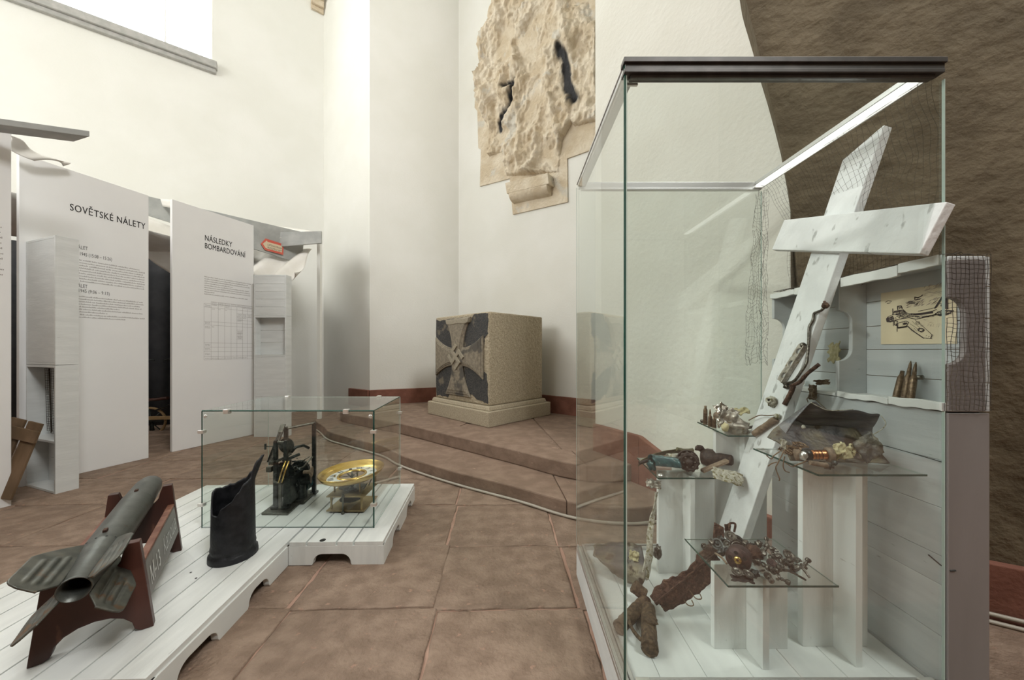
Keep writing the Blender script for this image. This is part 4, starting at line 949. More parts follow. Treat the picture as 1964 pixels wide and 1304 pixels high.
mb = MB(); mb.box((X1-.045,Y0+.022,ZT-.016),(X1-.04,Y1-.02,ZT+.003)); mb.box((X1-.005,Y0+.022,ZT-.028),(X1,Y1-.02,ZT+.003)); mb.box((X1-.04,Y0+.022,ZT-.006),(X1-.005,Y1-.02,ZT+.003)); mb.build('top_rail', M['alu'], dcz, bevel=.0015)
MB().box((X1-.039,Y0+.03,ZT-.018),(X1-.006,Y1-.025,ZT-.007)).build('light_strip', M['tube_light'], dcz, label='lit white strip under the right top rail')
for p in (V(X0+.03,Y0+.03,ZT-.05), V(X1-.03,Y1-.03,ZT-.03)): MB().box((p.x-.022,p.y-.004,p.z-.004),(p.x+.022,p.y+.004,p.z+.004)).build('corner_clamp', M['chrome'], dcz, bevel=.0015)
for x in (X0+.04, X1-.06): MB().box((x,Y0+.002,.168),(x+.045,Y0+.022,.176)).build('corner_clamp', M['chrome'], dcz, bevel=.002)
# panes
def cpane(p, th): MB().prism(p, th).build('glass_pane', M['glass'], dcz)
cpane([V(X0+.009,Y0,.166), V(X1,Y0,.166), V(X1,Y0,ZT-.055), V(X0+.009,Y0,ZT-.055)], V(0,.007,0))
cpane([V(X0,Y0+.008,.166), V(X0,Y1,.166), V(X0,Y1,ZT-.023), V(X0,Y0+.008,ZT-.023)], V(.007,0,0))
cpane([V(X0+.008,Y1-.009,.166), V(X1,Y1-.009,.166), V(X1,Y1-.009,ZT-.04), V(X0+.008,Y1-.009,ZT-.04)], V(0,.006,0))
def cedge(a, b, m): MB().box(a, b).build('glass_edge', M[m], dcz)
cedge((X0+.0005,Y0-.0005,.165), (X0+.0045,Y0+.008,ZT-.012), 'gedge'); cedge((X0+.0047,Y0-.0005,.165), (X0+.0085,Y0+.004,ZT-.045), 'gedge_light')
cedge((X1,Y0,.166), (X1+.002,Y0+.007,ZT-.055), 'gedge_light'); cedge((X0,Y1-.002,.166), (X0+.003,Y1+.0005,ZT-.02), 'gedge_light'); cedge((X1,Y1-.009,.166), (X1+.002,Y1-.003,ZT-.04), 'gedge_light')
# ------------------------------------------------------------------ pedestals and glass shelves
def pedestal(x0, x1, y, fx_, fy0, fy1, zt, label, m='wpaint'):
    t = thing('shelf_pedestal', V((x0+x1)/2, y, ZB), label, 'pedestal', 'white pedestals inside the display case'); h = .011
    MB().box((x0,y-h,ZB),(fx_-h,y+h,zt)).build('panel', M[m], t, bevel=.0015); MB().box((fx_+h,y-h,ZB),(x1,y+h,zt)).build('panel', M[m], t, bevel=.0015)
    MB().box((fx_-h,fy0,ZB),(fx_+h,fy1,zt)).build('fin', M[m], t, bevel=.0015)
def gshelf(p, z, label):
    t = thing('glass_shelf', V(sum(q_[0] for q_ in p)/4, sum(q_[1] for q_ in p)/4, z), label, 'shelf', 'glass shelves inside the display case')
    pts = [V(x,y,z+.0005) for x, y in p]; MB().prism(pts, (0,0,.006)).build('glass_pane', M['glass'], t)
    for k, (a, b) in enumerate(zip(pts, pts[1:]+pts[:1])):
        d_ = (b-a).normalized(); n_ = V(d_.y,-d_.x,0)
        MB().prism([a, b, b+n_*.0012, a+n_*.0012], (0,0,.006 if k in (0,3) else .003)).build('glass_edge', M['gedge'] if k in (0,3) else M['gedge_light'], t)
    return z + .0065
pedestal(.711,.97,1.212,.835,1.122,1.30,.448,'shortest white pedestal, at the front of the display case')
pedestal(1.031,1.262,1.222,1.150,1.131,1.31,.808,'tall white pedestal at the front right of the display case')
pedestal(.690,.955,1.62,.815,1.54,1.72,.628,'white pedestal at the rear left of the display case')
pedestal(.975,1.22,1.645,1.10,1.60,1.74,.818,'white pedestal at the rear behind the leaning cross')
ZA = gshelf([(.685,1.082),(1.035,1.082),(1.035,1.353),(.685,1.353)], .449, 'lowest glass shelf, holding gears and drum')
ZBs = gshelf([(.951,1.060),(1.288,1.060),(1.288,1.345),(.951,1.345)], .809, 'glass shelf at the right with the curved corroded skin')
ZC = gshelf([(.648,1.515),(.95,1.515),(.95,1.80),(.66,1.80)], .629, 'glass shelf at the rear left with the teal fragment')
ZD = gshelf([(.952,1.505),(1.072,1.505),(1.10,1.795),(.975,1.795)], .819, 'rear glass shelf with the torn shiny sheet')

# ------------------------------------------------------------------ wooden relic crates forming the right side
CX0, CX1, CY0, CY1 = 1.336, 1.462, 1.045, 1.756
cr = thing('planked_crate', V(1.4,1.4,0), 'large white planked crate closing the right side of the display case', 'crate', 'white crates beside the display case')
zs = [0,.155,.31,.47,.56,.71,.857,1.01]
for a, b in zip(zs[:-1], zs[1:]): MB().box((CX0,CY0+.016,a+.0006),(CX0+.016,CY1,b-.0006)).build('plank', M['crateshade'], cr, bevel=.0015)
MB().box((CX0,CY0,0),(CX1,CY0+.0155,1.008)).build('end_board', M['endshade'], cr, bevel=.002); MB().box((CX0+.0165,CY1-.016,0),(CX1,CY1,1.008)).build('end_board', M['crateshade'], cr, bevel=.002)
MB().box((CX0+.0165,CY0+.016,.99),(CX1,CY1-.0165,1.008)).build('lid', M['crateshade'], cr, bevel=.002); MB().box((CX1-.014,CY0+.016,0),(CX1,CY1-.0165,.989)).build('back_board', M['crateshade'], cr)
MB().tube([V(CX0-.001,CY0+.05,.545), V(CX0-.001,CY0+.02,.532), V(CX0+.005,CY0-.001,.526), V(CX0+.02,CY0-.001,.527)], .0022, 5).build('scratch', M['gap'], cr)
cu = thing('open_crate', V(1.4,1.4,1.012), 'open white crate with curved hand cut-outs on top of the planked crate', 'crate', 'white crates beside the display case')
def side_cut(y, nm, m_='crateshade', zc0=1.145, zc1=1.375, dp=.055, th=.016):
    pts = [(CX0,1.012),(CX1-.013,1.012),(CX1-.013,1.475),(CX0,1.475),(CX0,zc1)]
    for k in range(9):
        a = math.pi/2*k/8; pts.append((CX0+dp*math.sin(a)*.99, zc1-.012-.05*(1-math.cos(a))))
    for k in range(9):
        a = math.pi/2*k/8; pts.append((CX0+dp*math.cos(a)*.99, zc0+.012+.05*(1-math.sin(a))))
    pts.append((CX0,zc0))
    MB().prism([V(x,y,z) for x, z in pts], (0,th,0)).build(nm, M[m_], cu, bevel=.002)
side_cut(CY0,'end_board','endshade'); side_cut(1.395,'divider'); side_cut(CY1-.016,'end_board')
zz = [1.012,1.10,1.204,1.297,1.395,1.488]
for a, b in zip(zz[:-1], zz[1:]): MB().box((CX1-.012,CY0,a+.0012),(CX1,CY1,b-.0012)).build('plank', M['crateshade'], cu, bevel=.0012)
MB().box((CX0,CY0+.017,1.012),(CX1-.0125,1.394,1.026)).build('bottom_board', M['wpaint'], cu, bevel=.0015); MB().box((CX0,1.4115,1.012),(CX1-.0125,CY1-.017,1.026)).build('bottom_board', M['wpaint'], cu, bevel=.0015)
MB().box((CX0,CY0,1.4755),(CX1-.0125,CY1,1.489)).build('top_board', M['crateshade'], cu, bevel=.0015)
def lip(y0, y1, zt, zb, x, seed):
    pts = []; n = 14
    for k in range(n+1): y = y0+(y1-y0)*k/n; pts.append(V(x, y, zb + .006*noise.noise((y*22, seed, 1))))
    for k in range(n,-1,-1): y = y0+(y1-y0)*k/n; pts.append(V(x, y, zt + .004*noise.noise((y*14, seed, 3))))
    MB().prism(pts, (-.014,0,0)).build('lip', M['wpaint'], cu, bevel=.0015)
lip(1.06,1.17,1.497,1.464,CX0-.0005,1); lip(1.172,1.375,1.492,1.455,CX0-.0005,2); lip(1.45,1.60,1.490,1.46,CX0-.0005,3); lip(1.602,1.75,1.487,1.462,CX0-.0005,4)
lip(1.05,1.20,1.040,1.012,CX0-.0005,5); lip(1.202,1.39,1.033,1.012,CX0-.0005,6)
# ------------------------------------------------------------------ leaning wooden cross
B0_, T0_ = V(.930,1.512,ZB+.035), V(1.505,1.421,2.0925); ax_ = (T0_-B0_).normalized(); ey_ = (V(0,1,0) - ax_*ax_.y).normalized(); nx_ = ey_.cross(ax_).normalized()
if nx_.x > 0: nx_ = -nx_
crs = thing('wooden_cross', V(.93,1.512,ZB), 'white painted plank cross leaning against the crates inside the case', 'cross')
W2 = .0745; TK = .036; LN = (T0_-B0_).length
def cp(s, e, n=0): return B0_ + ax_*s + ey_*e + nx_*n
MB().prism([cp(-.012,W2), cp(.03,-W2), cp(LN-.01,-W2), cp(LN-.075,W2)], nx_*TK).build('upright', M['xpaint'], crs, bevel=.003)
aw = [V(1.236,1.545,1.779), V(1.222,1.612,1.668), V(1.333,1.118,1.512), V(1.345,1.045,1.652)]
# keep the arm lying on the front face of the upright
fp0 = cp(0,0,TK+.001)
def onx(p): return p - nx_*((p-fp0).dot(nx_))
for k, (px, py) in enumerate(((1515,425),(1491,482),(1781,492),(1834,392))):
    r = V((px-982)/FPX, 1, -(py-HY)/FPX); kk = (fp0-cam.location).dot(nx_)/r.dot(nx_); aw[k] = cam.location + r*kk
MB().prism(aw, nx_*-.0 + nx_*.030).build('crosspiece', M['xpaint'], crs, bevel=.003)

def ray(px, py, p0, n):
    r = V((px-982)/FPX, 1, -(py-HY)/FPX); k = (p0-cam.location).dot(n)/r.dot(n); return cam.location + r*k
def oncross(px, py, lift=0): return ray(px, py, cp(0,0,TK+lift), nx_)
# ------------------------------------------------------------------ nets
nt_ = thing('hanging_net', V(1.33,1.4,1.5), 'thin dark net hanging from the lit strip down to the crates', 'net')
def nf(u, v):
    y = Y0+.03+.73*u; zt_ = ZT-.02; zb_ = 1.50 + .02*math.sin(u*8)
    return V(1.325 + min(1, v/.36)*(.035+.105*u) + .012*math.sin(u*9+v*4)*v + .008*noise.noise((u*6,v*6,2)), y + .015*noise.noise((u*5,v*5,7)), zt_+(zb_-zt_)*v - .03*math.sin(math.pi*u)*v)
netmesh(nf, 36, 28, .0005, .03, 2, .5).build('net_sheet', M['net'], nt_, kind='stuff')
def nf2(u, v):
    y = 1.765+.05*u; return V(1.322-.085*u*(0.25+.75*math.sin(1.2*v+.3)**2) + .015*noise.noise((u*4,v*8,3)), y + .01*noise.noise((v*9,u,1)), 2.03-.90*v + .03*noise.noise((u*6,v*7,5)))
netmesh(nf2, 8, 44, .0006, .10, 3, 1.0).build('net_sheet', M['net'], nt_, kind='stuff')
nd = thing('draped_net', V(1.4,1.04,1.2), 'dark net draped over the near end of the open crate', 'net')
def nf3(u, v):
    return V(1.322+.136*u + .004*noise.noise((u*5,v*6,2)), CY0-.006-.004*abs(noise.noise((u*6,v*6,9))), 1.492-.475*v + .004*noise.noise((u*7,v*7,4)))
netmesh(nf3, 10, 32, .0008, .01, 5, .45).build('net_sheet', M['net'], nd, kind='stuff')
def nf4(u, v):
    return V(CX0-.012-.008*noise.noise((u*6,v*3,1)), 1.05+.68*u, 1.492+.03*v*abs(noise.noise((u*7,v*3,2)))+.004) + V(.10*v,0,0)
netmesh(nf4, 36, 7, .0008, .02, 6, .4).build('net_sheet', M['net'], nd, kind='stuff')

# ------------------------------------------------------------------ drawing pinned in the open crate
DX = CX1-.0135; dw = thing('ink_drawing', V(DX,1.22,1.22), 'yellowed ink drawing of a four engined bomber pinned inside the open crate', 'drawing')
ya, yb, za, zb_ = 1.340, 1.112, 1.222, 1.424   # far edge, near edge, bottom, top
MB().prism([V(DX,ya,za+.002), V(DX,yb,za), V(DX,yb,zb_), V(DX,ya,zb_)], (-.0012,0,0)).build('paper', M['paper'], dw)
def DP(s, t, l=0): return V(DX-.0016-l, ya+(yb-ya)*s, za+(zb_-za)*t)
def ink(polys, nm, m, l=0):
    mb = MB()
    for p in polys: mb.add([DP(s, t, l) for s, t in p], [list(range(len(p)))])
    return mb.build(nm, M[m], dw, kind='stuff')
def q4(x, y): return ((x-100)/1290, 1-(y-140)/985)   # sketch coordinates
Q = lambda *pts: [q4(x, y) for x, y in pts]
rr = random.Random(4); wash = []
def hatch(x0, y0, x1, y1, n, ln, ang, th):
    o_ = []
    for k in range(n):
        x = rr.uniform(x0,x1); y = rr.uniform(y0,y1); l_ = ln*rr.uniform(.5,1.3); a = ang+rr.uniform(-.3,.3); dx, dy = math.cos(a)*l_, math.sin(a)*l_; w_ = th*rr.uniform(.5,1.3)
        o_.append(Q((x,y),(x+dx*.5,y+dy*.5-w_),(x+dx,y+dy),(x+dx*.5,y+dy*.5+w_)))
    return o_
ink(hatch(560,380,1080,480,50,95,-.6,9) + hatch(880,140,1130,220,26,80,-.5,7) + hatch(860,220,1130,330,16,150,.0,4) + hatch(640,340,800,400,14,70,.1,7) + hatch(860,780,1230,850,26,46,-.9,5) + hatch(800,680,1000,760,10,60,.2,4), 'wash', 'wash')
body_ = [Q((212,650),(240,600),(330,570),(520,560),(760,590),(1040,590),(1180,555),(1300,590),(1270,620),(1100,640),(900,660),(760,690),(640,660),(430,660),(360,690),(250,700))]
def stroke(pts, w_):
    o_ = []
    for (x0, y0), (x1, y1) in zip(pts[:-1], pts[1:]):
        dx, dy = x1-x0, y1-y0; l_ = math.hypot(dx, dy)+1e-6; nx, ny = -dy/l_*w_, dx/l_*w_; ex_, ey2 = dx/l_*w_*.6, dy/l_*w_*.6
        o_.append(Q((x0-ex_+nx,y0-ey2+ny),(x1+ex_+nx,y1+ey2+ny),(x1+ex_-nx,y1+ey2-ny),(x0-ex_-nx,y0-ey2-ny)))
    return o_
ink(body_, 'fuselage', 'paper', .0004)
ink([Q((440,730),(590,700),(640,690),(760,690),(1030,975),(1000,1040),(905,1025),(620,800),(590,790),(440,795))], 'wing', 'paper', .0005)
L_s = []
for pts_, w_ in (([(250,600),(330,575),(430,560),(560,545),(640,575),(760,592),(900,588),(1040,572),(1100,550)],5), ([(250,600),(216,640),(228,692),(300,702),(362,684)],7), ([(362,688),(450,664),(640,650),(760,686),(870,672),(1000,650),(1100,635),(1200,660)],6),
        ([(640,600),(760,612),(900,610),(1040,600)],10), ([(750,640),(900,660),(1090,634)],9), ([(1072,528),(1190,342),(1230,332),(1262,400),(1262,560)],11), ([(1095,520),(1180,395),(1205,420)],4), ([(1150,460),(1190,470),(1160,500),(1190,505)],5),
        ([(1080,620),(1180,578),(1350,600),(1250,652),(1150,662),(1080,625)],8), ([(800,552),(1000,530),(1060,518)],4), ([(435,485),(432,425),(500,425),(524,475)],9), ([(450,440),(510,470)],5), ([(500,440),(460,475)],5), ([(360,545),(372,512),(540,502),(575,545)],9), ([(380,530),(560,525)],7), ([(400,575),(600,570)],9), ([(430,600),(600,590)],5),
        ([(618,800),(700,880),(895,1024)],9), ([(750,700),(900,840),(1030,972),(1000,1035),(905,1022)],4), ([(440,735),(590,705),(640,735),(600,800),(440,822),(440,735)],6), ([(450,820),(600,806)],13), ([(370,685),(440,700)],6), ([(372,700),(372,760),(430,785)],7), ([(425,700),(425,885)],7), ([(342,462),(342,570)],8), ([(352,690),(352,780)],5),
        ([(760,740),(820,735),(825,775),(770,770),(760,740)],4), ([(660,760),(760,830),(860,930)],3), ([(700,720),(840,850)],3), ([(480,660),(640,625),(760,640)],4), ([(195,325),(250,300),(320,320)],5), ([(230,348),(300,345)],5), ([(745,340),(745,300),(800,318),(850,298),(876,280)],8), ([(760,350),(840,342)],7), ([(630,368),(700,372)],7), ([(640,395),(740,405)],6), ([(860,655),(820,640),(870,640)],6)):
    L_s += stroke(pts_, w_)
ink(L_s, 'ink_lines', 'ink', .0007)
ink([Q((216,645),(250,612),(345,592),(370,640),(362,690),(240,700)), Q((1195,345),(1230,335),(1260,400),(1260,560),(1215,560),(1208,430)), Q((540,740),(600,735),(620,760),(540,775)), Q((385,745),(432,735),(430,785)), Q((740,585),(1040,578),(1045,604),(740,612))], 'ink_fill', 'ink', .0008)
ink([Q(*[(850+62*math.cos(a*.5236), 880+36*math.sin(a*.5236)+8*math.cos(a*.5236)) for a in range(12)])], 'insignia', 'ink', .0009)
ink([Q(*[(850+(44 if a % 2 == 0 else 17)*math.cos(a*.6283-1.57), 882+(28 if a % 2 == 0 else 11)*math.sin(a*.6283-1.57)) for a in range(10)])], 'insignia_star', 'paper', .0012)
ink([Q((800,630),(850,645),(900,640),(850,660))] + hatch(260,620,340,680,12,26,.2,3), 'insignia_light', 'paper', .0012)
ink(hatch(650,740,860,900,26,60,.75,2.5) + hatch(440,580,740,640,50,44,.05,4) + hatch(1080,580,1290,650,40,50,.3,5) + hatch(380,510,560,560,30,30,.1,5) + hatch(890,960,1030,1030,14,36,.3,4) + hatch(500,720,600,790,20,30,-.2,5) + hatch(760,640,1090,670,30,36,-.1,4) + hatch(370,600,480,680,24,30,.1,4), 'ink_hatching', 'ink', .0011)

# ------------------------------------------------------------------ cartridges
def cartridge(base, axis, L, r, tip, label, group, name='cartridge'):
    t = thing(name, base, label, 'cartridge', group)
    MB().lathe([(0,0),(r*1.05,0),(r*1.05,L*.03),(r*.85,L*.045),(r,L*.06),(r*.93,L*.5),(r*.90,L*.56),(r*.58,L*.62),(r*.56,L*.72),(0,L*.72)], base, axis, 16).build('case', M['bullet'], t)
    if tip: MB().lathe([(r*.54,L*.70),(r*.53,L*.78),(r*.36,L*.92),(r*.08,L),(0,L)], base, axis, 14).build('bullet', M['bullet'], t)
    return t
gA = 'cartridges leaning in the open crate'
def cart2(b, tp, r, tip, lab, grp):
    cartridge(b, tp-b, (tp-b).length/(1 if tip else .72), r, tip, lab, grp)
zf = 1.0275
def atx(px, py, x): return ray(px, py, V(x,0,0), V(1,0,0))
for (px, py), (qx, qy), r, tip, lab in (((1719,758),(1731,712),.0105,False,'empty brown cartridge case, left of three in the open crate'),((1735,761),(1747,692),.0105,True,'dark pointed cartridge, middle of three in the open crate'),((1746,763),(1757,694),.0105,True,'tan pointed cartridge, right of three in the open crate')):
    b = atx(px, py, 1.385); b.z = zf+.002; cart2(b, atx(qx, qy, 1.432), r, tip, lab, gA)
MB().lathe([(0,0),(.008,0),(.0085,.02),(0,.02)], atx(1755,724,1.42), (.2,-1,.1), 12).build('metal_plug', M['iron_light'], label='short dark plug beside the cartridges in the open crate', cat='plug')
gD = 'cartridges on the rear shelf'
for (px, py), (qx, qy), lab in (((1353,814),(1353,778),'tall blunt cartridge at the corner of the rear shelf'),((1362,818),(1360,784),'pointed brown cartridge, middle of three on the rear shelf'),((1370,820),(1367,791),'pointed brown cartridge beside the torn shiny sheet')):
    b = G(px, py, ZD); cart2(b, b + V(0,0,(py-qy)*b.y/FPX), .0105 if qy == 778 else .0095, qy != 778, lab, gD)
MB().lathe([(0,0),(.009,0),(.009,.02),(0,.02)], G(1345,811,ZD)+V(0,0,.009), (1,.1,0), 12).build('metal_plug', M['gear'], label='short grey plug at the left corner of the rear shelf', cat='plug')

# ------------------------------------------------------------------ scrap helpers
def crumple(name, c, ex, ey, amp, seed, m, label, cat='scrap', nu=14, nv=10, th=.0022, freq=3.0, ragged=.25, curl=0.0, group=None, parent=None, holes=0):
    """torn sheet: centre c, half vectors ex, ey, buckled by amp"""
    ex, ey = V(*ex), V(*ey); n = ex.cross(ey).normalized(); c = V(*c)
    def fn(u, v):
        a, b = u*2-1, v*2-1
        a *= 1 + ragged*noise.noise((v*4.3, seed, 1)); b *= 1 + ragged*noise.noise((u*4.7, seed, 2))
        h = amp*(noise.noise((a*freq*.5+seed, b*freq*.5, seed)) + .5*noise.noise((a*freq*1.3, b*freq*1.3, seed+3))) + curl*(a*a)
        return c + ex*a + ey*b + n*h
    kf = None
    if holes:
        kf = lambda u, v: noise.noise((u*holes+seed, v*holes, seed*2)) < .30
    return MB().sheet(fn, nu, nv, th, True, kf).build(name, M[m], parent, label=label, cat=cat, group=group)
def lump(name, c, rx, ry, rz, seed, m, label=None, cat='scrap', group=None, parent=None, amp=.35, n=16, rotm=None):
    mb = MB(); vs = []; fs = []; c = V(*c); k = n//2
    for i in range(k+1):
        th = math.pi*i/k
        for j in range(n):
            ph = 2*math.pi*j/n; d_ = V(math.sin(th)*math.cos(ph), math.sin(th)*math.sin(ph), math.cos(th))
            f = 1 + amp*noise.noise(d_*1.7+V(seed,seed*2,0)) + amp*.5*noise.noise(d_*4+V(seed,0,seed)); p = V(d_.x*rx*f, d_.y*ry*f, d_.z*rz*f); vs.append(c + (rotm @ p if rotm else p))
    for i in range(k):
        for j in range(n): fs.append((i*n+j, (i+1)*n+j, (i+1)*n+(j+1) % n, i*n+(j+1) % n))
    mb.add(vs, fs, True); return mb.build(name, M[m], parent, label=label, cat=cat if parent is None else None, group=group)
def rough_tube(name, pts, r, m, seed, label, cat='tube', n=14, amp=.14, group=None, parent=None):
    pts = [V(*p) for p in pts]; pp = catmull(pts, 8); rs = [r*(1+amp*noise.noise((i*.5, seed, 2))) for i in range(len(pp))]
    mb = MB(); mb.tube(pp, rs, n)
    mb.v = [v + V(noise.noise(v*60), noise.noise(v*60+V(9,9,9)), noise.noise(v*60+V(3,5,7)))*r*amp for v in mb.v]
    return mb.build(name, M[m], parent, label=label, cat=cat if parent is None else None, group=group)
# ------------------------------------------------------------------ pieces fixed on the cross
cl = lambda px, py, o=.008: oncross(px, py, o)
pts = [(1582,583),(1577,594),(1562,601),(1559,614),(1552,628),(1551,652),(1549,680),(1546,698),(1535,715),(1522,731),(1503,736)]
bp = thing('bent_pipe', cl(1552,652), 'long bent grey-green pipe with rusty end fixed up the cross', 'pipe')
rough_tube('pipe', [cl(x,y,.009) for x,y in pts], .0052, 'gear', 3, None, parent=bp)
lump('rusty_fitting', cl(1583,586,.012), .013,.011,.012, 2, 'rust', parent=bp); rough_tube('stub', [cl(1581,578,.010), cl(1583,584,.010)], .0045, 'rust', 4, None, parent=bp)
br = thing('perforated_bracket', cl(1515,705), 'buff metal bracket with three round holes fixed to the cross', 'bracket')
e0, e1 = cl(1499,732,.002), cl(1542,662,.002); da = (e1-e0).normalized(); ln = (e1-e0).length; db = nx_.cross(da).normalized()
if db.y < 0: db = -db
def bracket():
    """strip with three round holes, built as a ring of cells round each hole"""
    mb = MB(); wd_ = .020; vs = []; fs = []
    for k in range(3):
        cx = ln*(k+.5)/3; hx = ln/6; hr = .0125
        ring = []
        for j in range(24):
            a = 2*math.pi*j/24; ca, sa = math.cos(a), math.sin(a); f = min(hx/max(abs(ca),1e-6), wd_/max(abs(sa),1e-6))
            for h in (.0,.008):
                ring.append(e0 + da*(cx+ca*hr) + db*(sa*hr) + nx_*h); ring.append(e0 + da*(cx+ca*f) + db*(sa*f*(1+.12*noise.noise((a*2,k,1)))) + nx_*h)
        b = len(vs); vs += ring
        for j in range(24):
            j2 = (j+1) % 24; I = lambda jj, h, o_: b + jj*4 + h*2 + o_
            fs += [(I(j,1,0),I(j,1,1),I(j2,1,1),I(j2,1,0)), (I(j,0,0),I(j2,0,0),I(j2,0,1),I(j,0,1)), (I(j,0,0),I(j,1,0),I(j2,1,0),I(j2,0,0)), (I(j,0,1),I(j2,0,1),I(j2,1,1),I(j,1,1))]
    mb.add(vs, fs); return mb
bracket().build('plate', M['scrap'], br)
MB().prism([e0 - db*.020 + nx_*.0, e1 - db*.020, e1 - db*.020 + nx_*.020, e0 - db*.020 + nx_*.020], -db*.005).build('flange', M['scrap'], br, bevel=.001)
lump('knob', cl(1540,662,.010), .010,.010,.010, 6, 'gear', parent=br); lump('lug', cl(1509,741,.008), .012,.010,.010, 9, 'gear', parent=br)
lv = thing('rusty_lever', cl(1535,740), 'dark red jointed lever fixed across the cross and bracket', 'lever')
rough_tube('bar', [cl(1571,699,.010), cl(1549,716,.010), cl(1533,733,.012), cl(1516,741,.012)], .0068, 'rust', 8, None, parent=lv); rough_tube('grip', [cl(1524,738,.010), cl(1516,755,.009), cl(1504,777,.009)], [.0075], 'rust', 9, None, parent=lv) if False else rough_tube('grip', [cl(1522,740,.010), cl(1516,755,.009), cl(1504,776,.009)], .0088, 'rust', 9, None, parent=lv)
wr = thing('ring_fitting', cl(1480,770), 'pale eroded fitting with a round eye fixed low on the left edge of the cross', 'fitting')
lump('body', cl(1481,771,.010), .017,.020,.022, 12, 'pale', parent=wr, amp=.6); MB().lathe([(.006,.0),(.013,.0),(.013,.012),(.006,.012),(.006,.0)], cl(1477,768,.022), nx_+V(0,-.4,0), 16).build('eye', M['pale'], wr); MB().lathe([(0,.004),(.006,.004)], cl(1477,768,.026), nx_+V(0,-.4,0), 12).build('eye_hollow', M['bore'], wr)
tb = thing('strapped_tube', cl(1462,818), 'brown wrapped tube with thin wire tied low on the cross', 'tube')
rough_tube('tube', [cl(1446,832,.016), cl(1466,818,.016), cl(1488,803,.016)], .0125, 'leather', 15, None, parent=tb); lump('cap', cl(1491,798,.014), .011,.011,.011, 4, 'pale', parent=tb)
rough_tube('wire', [cl(1436,806,.02), cl(1455,797,.02), cl(1472,797,.016), cl(1486,796,.014)], .0022, 'wire', 2, None, parent=tb)

# ------------------------------------------------------------------ rear shelf: torn sheets
def gs(px, py, z): return G(px, py, z)
c = P(1385,797,1.60); crumple('torn_sheet', c, (.030,.004,.004), (-.006,.010,.052), .030, 3, 'scrap_shiny', 'bright torn aluminium sheet standing on the rear shelf', nu=14, nv=14, freq=3.4, ragged=.45)
c = P(1398,800,1.57); crumple('torn_sheet', c, (.036,-.006,-.006), (.012,.006,.036), .018, 6, 'scrap', 'dull grey pointed sheet in front of the bright torn one', nu=12, nv=12, freq=2.2, ragged=.4)
lump('crushed_can', P(1412,819,1.585), .055,.04,.034, 21, 'scrap', 'crushed grey casing lying at the middle of the rear shelf', amp=.45, n=24)
lump('yellow_lump', P(1391,819,1.545), .016,.014,.019, 5, 'yellow', 'small yellowish lump in front of the crushed casing', amp=.35)
crumple('bent_strip', P(1422,788,1.62), (.034,0,.004), (.0,.016,.010), .014, 8, 'yellow', 'curled yellow and brown strip on top of the crushed casing', ragged=.3)
rough_tube('short_rod', [P(1436,820,1.56), P(1447,818,1.56)], .006, 'iron', 2, 'short dark rod end beside the crushed casing on the rear shelf', cat='rod')

# ------------------------------------------------------------------ rear left shelf
zc = ZC
d_ = 1.60
teal = thing('teal_fragment', G(1270,905,zc), 'teal painted cylinder fragment on the rear left glass shelf', 'fragment')
def half(u, v):
    a = -.3 + 3.5*u; L0 = P(1249,895,1.60); L1 = P(1300,893,1.56); p = L0.lerp(L1, v); r = .040*(1+.06*noise.noise((u*5,v*4,1)))*(1-.12*v)
    return V(p.x + .012*noise.noise((u*6,3,1))*(1-v), p.y + math.cos(a)*r, zc+.040+math.sin(a)*r*.9 - .0 )
MB().sheet(half, 20, 12, .003).build('shell', M['teal'], teal)
lump('broken_end', V(P(1250,898,1.6).x, 1.60, zc+.028), .018,.03,.022, 4, 'teal', parent=teal, amp=.5)
cgw = thing('toothed_hub', G(1322,912,zc), 'black toothed engine hub lying beside the teal fragment', 'hub'); hc_ = P(1322,887,1.555); hax = V(-.35,-.9,.12).normalized(); hx_ = hax.orthogonal().normalized(); hy_ = hax.cross(hx_)
pts = []
for k in range(44):
    a = 2*math.pi*k/44; r = .044 if k % 4 < 2 else .039; pts.append(hc_ + (hx_*math.cos(a)+hy_*math.sin(a))*r)
MB().prism(pts, -hax*.045).build('toothed_ring', M['blackmetal'], cgw, bevel=.002)
MB().lathe([(0,.006),(.012,.006),(.014,.0),(.030,.0),(.032,.005),(.036,.0)], hc_, hax, 24).build('face', M['blackmetal'], cgw)
for k in range(6):
    a = k*math.pi/3+.4; MB().lathe([(0,.005),(.004,.004),(.005,0)], hc_+(hx_*math.cos(a)+hy_*math.sin(a))*.024, hax, 8).build('stud', M['gear'], cgw)
MB().lathe([(.047,-.045),(.049,-.058),(.042,-.07),(.030,-.07)], hc_, hax, 24).build('collar', M['blackmetal'], cgw)
def arcf(u, v):
    p = [P(1228,884,1.66), P(1250,872,1.68), P(1275,865,1.70), P(1300,861,1.72), P(1330,863,1.74)]; pp = catmull(p, 5); i = u*(len(pp)-1); k = min(int(i), len(pp)-2); q_ = pp[k].lerp(pp[k+1], i-k); return q_ + V(.0,.03*v,-.035*v*(1-.2*u)) + V(0,0,.004*noise.noise((u*7,v*5,3)))
MB().sheet(arcf, 24, 8, .003).build('curved_strip', M['olive'], label='long curved olive strip lying behind the teal fragment', cat='strip')
rough_tube('strip_roll', [P(1298,861,1.66), P(1312,864,1.66), P(1329,863,1.67)], .009, 'olive', 7, 'rolled olive strip end on top of the toothed hub', cat='strip')
rough_tube('dark_stub', [P(1226,888,1.62), P(1240,884,1.63), P(1252,880,1.64)], .008, 'blackmetal', 2, 'charred stub poking past the left corner of the rear left shelf', cat='stub')
MB().lathe([(.014,0),(.016,.0),(.016,.045),(.014,.045),(.014,0)], P(1280,876,1.64), (1,.1,-.1), 18).build('pale_sleeve', M['pale'], label='short pale sleeve between teal fragment and olive strip', cat='sleeve')
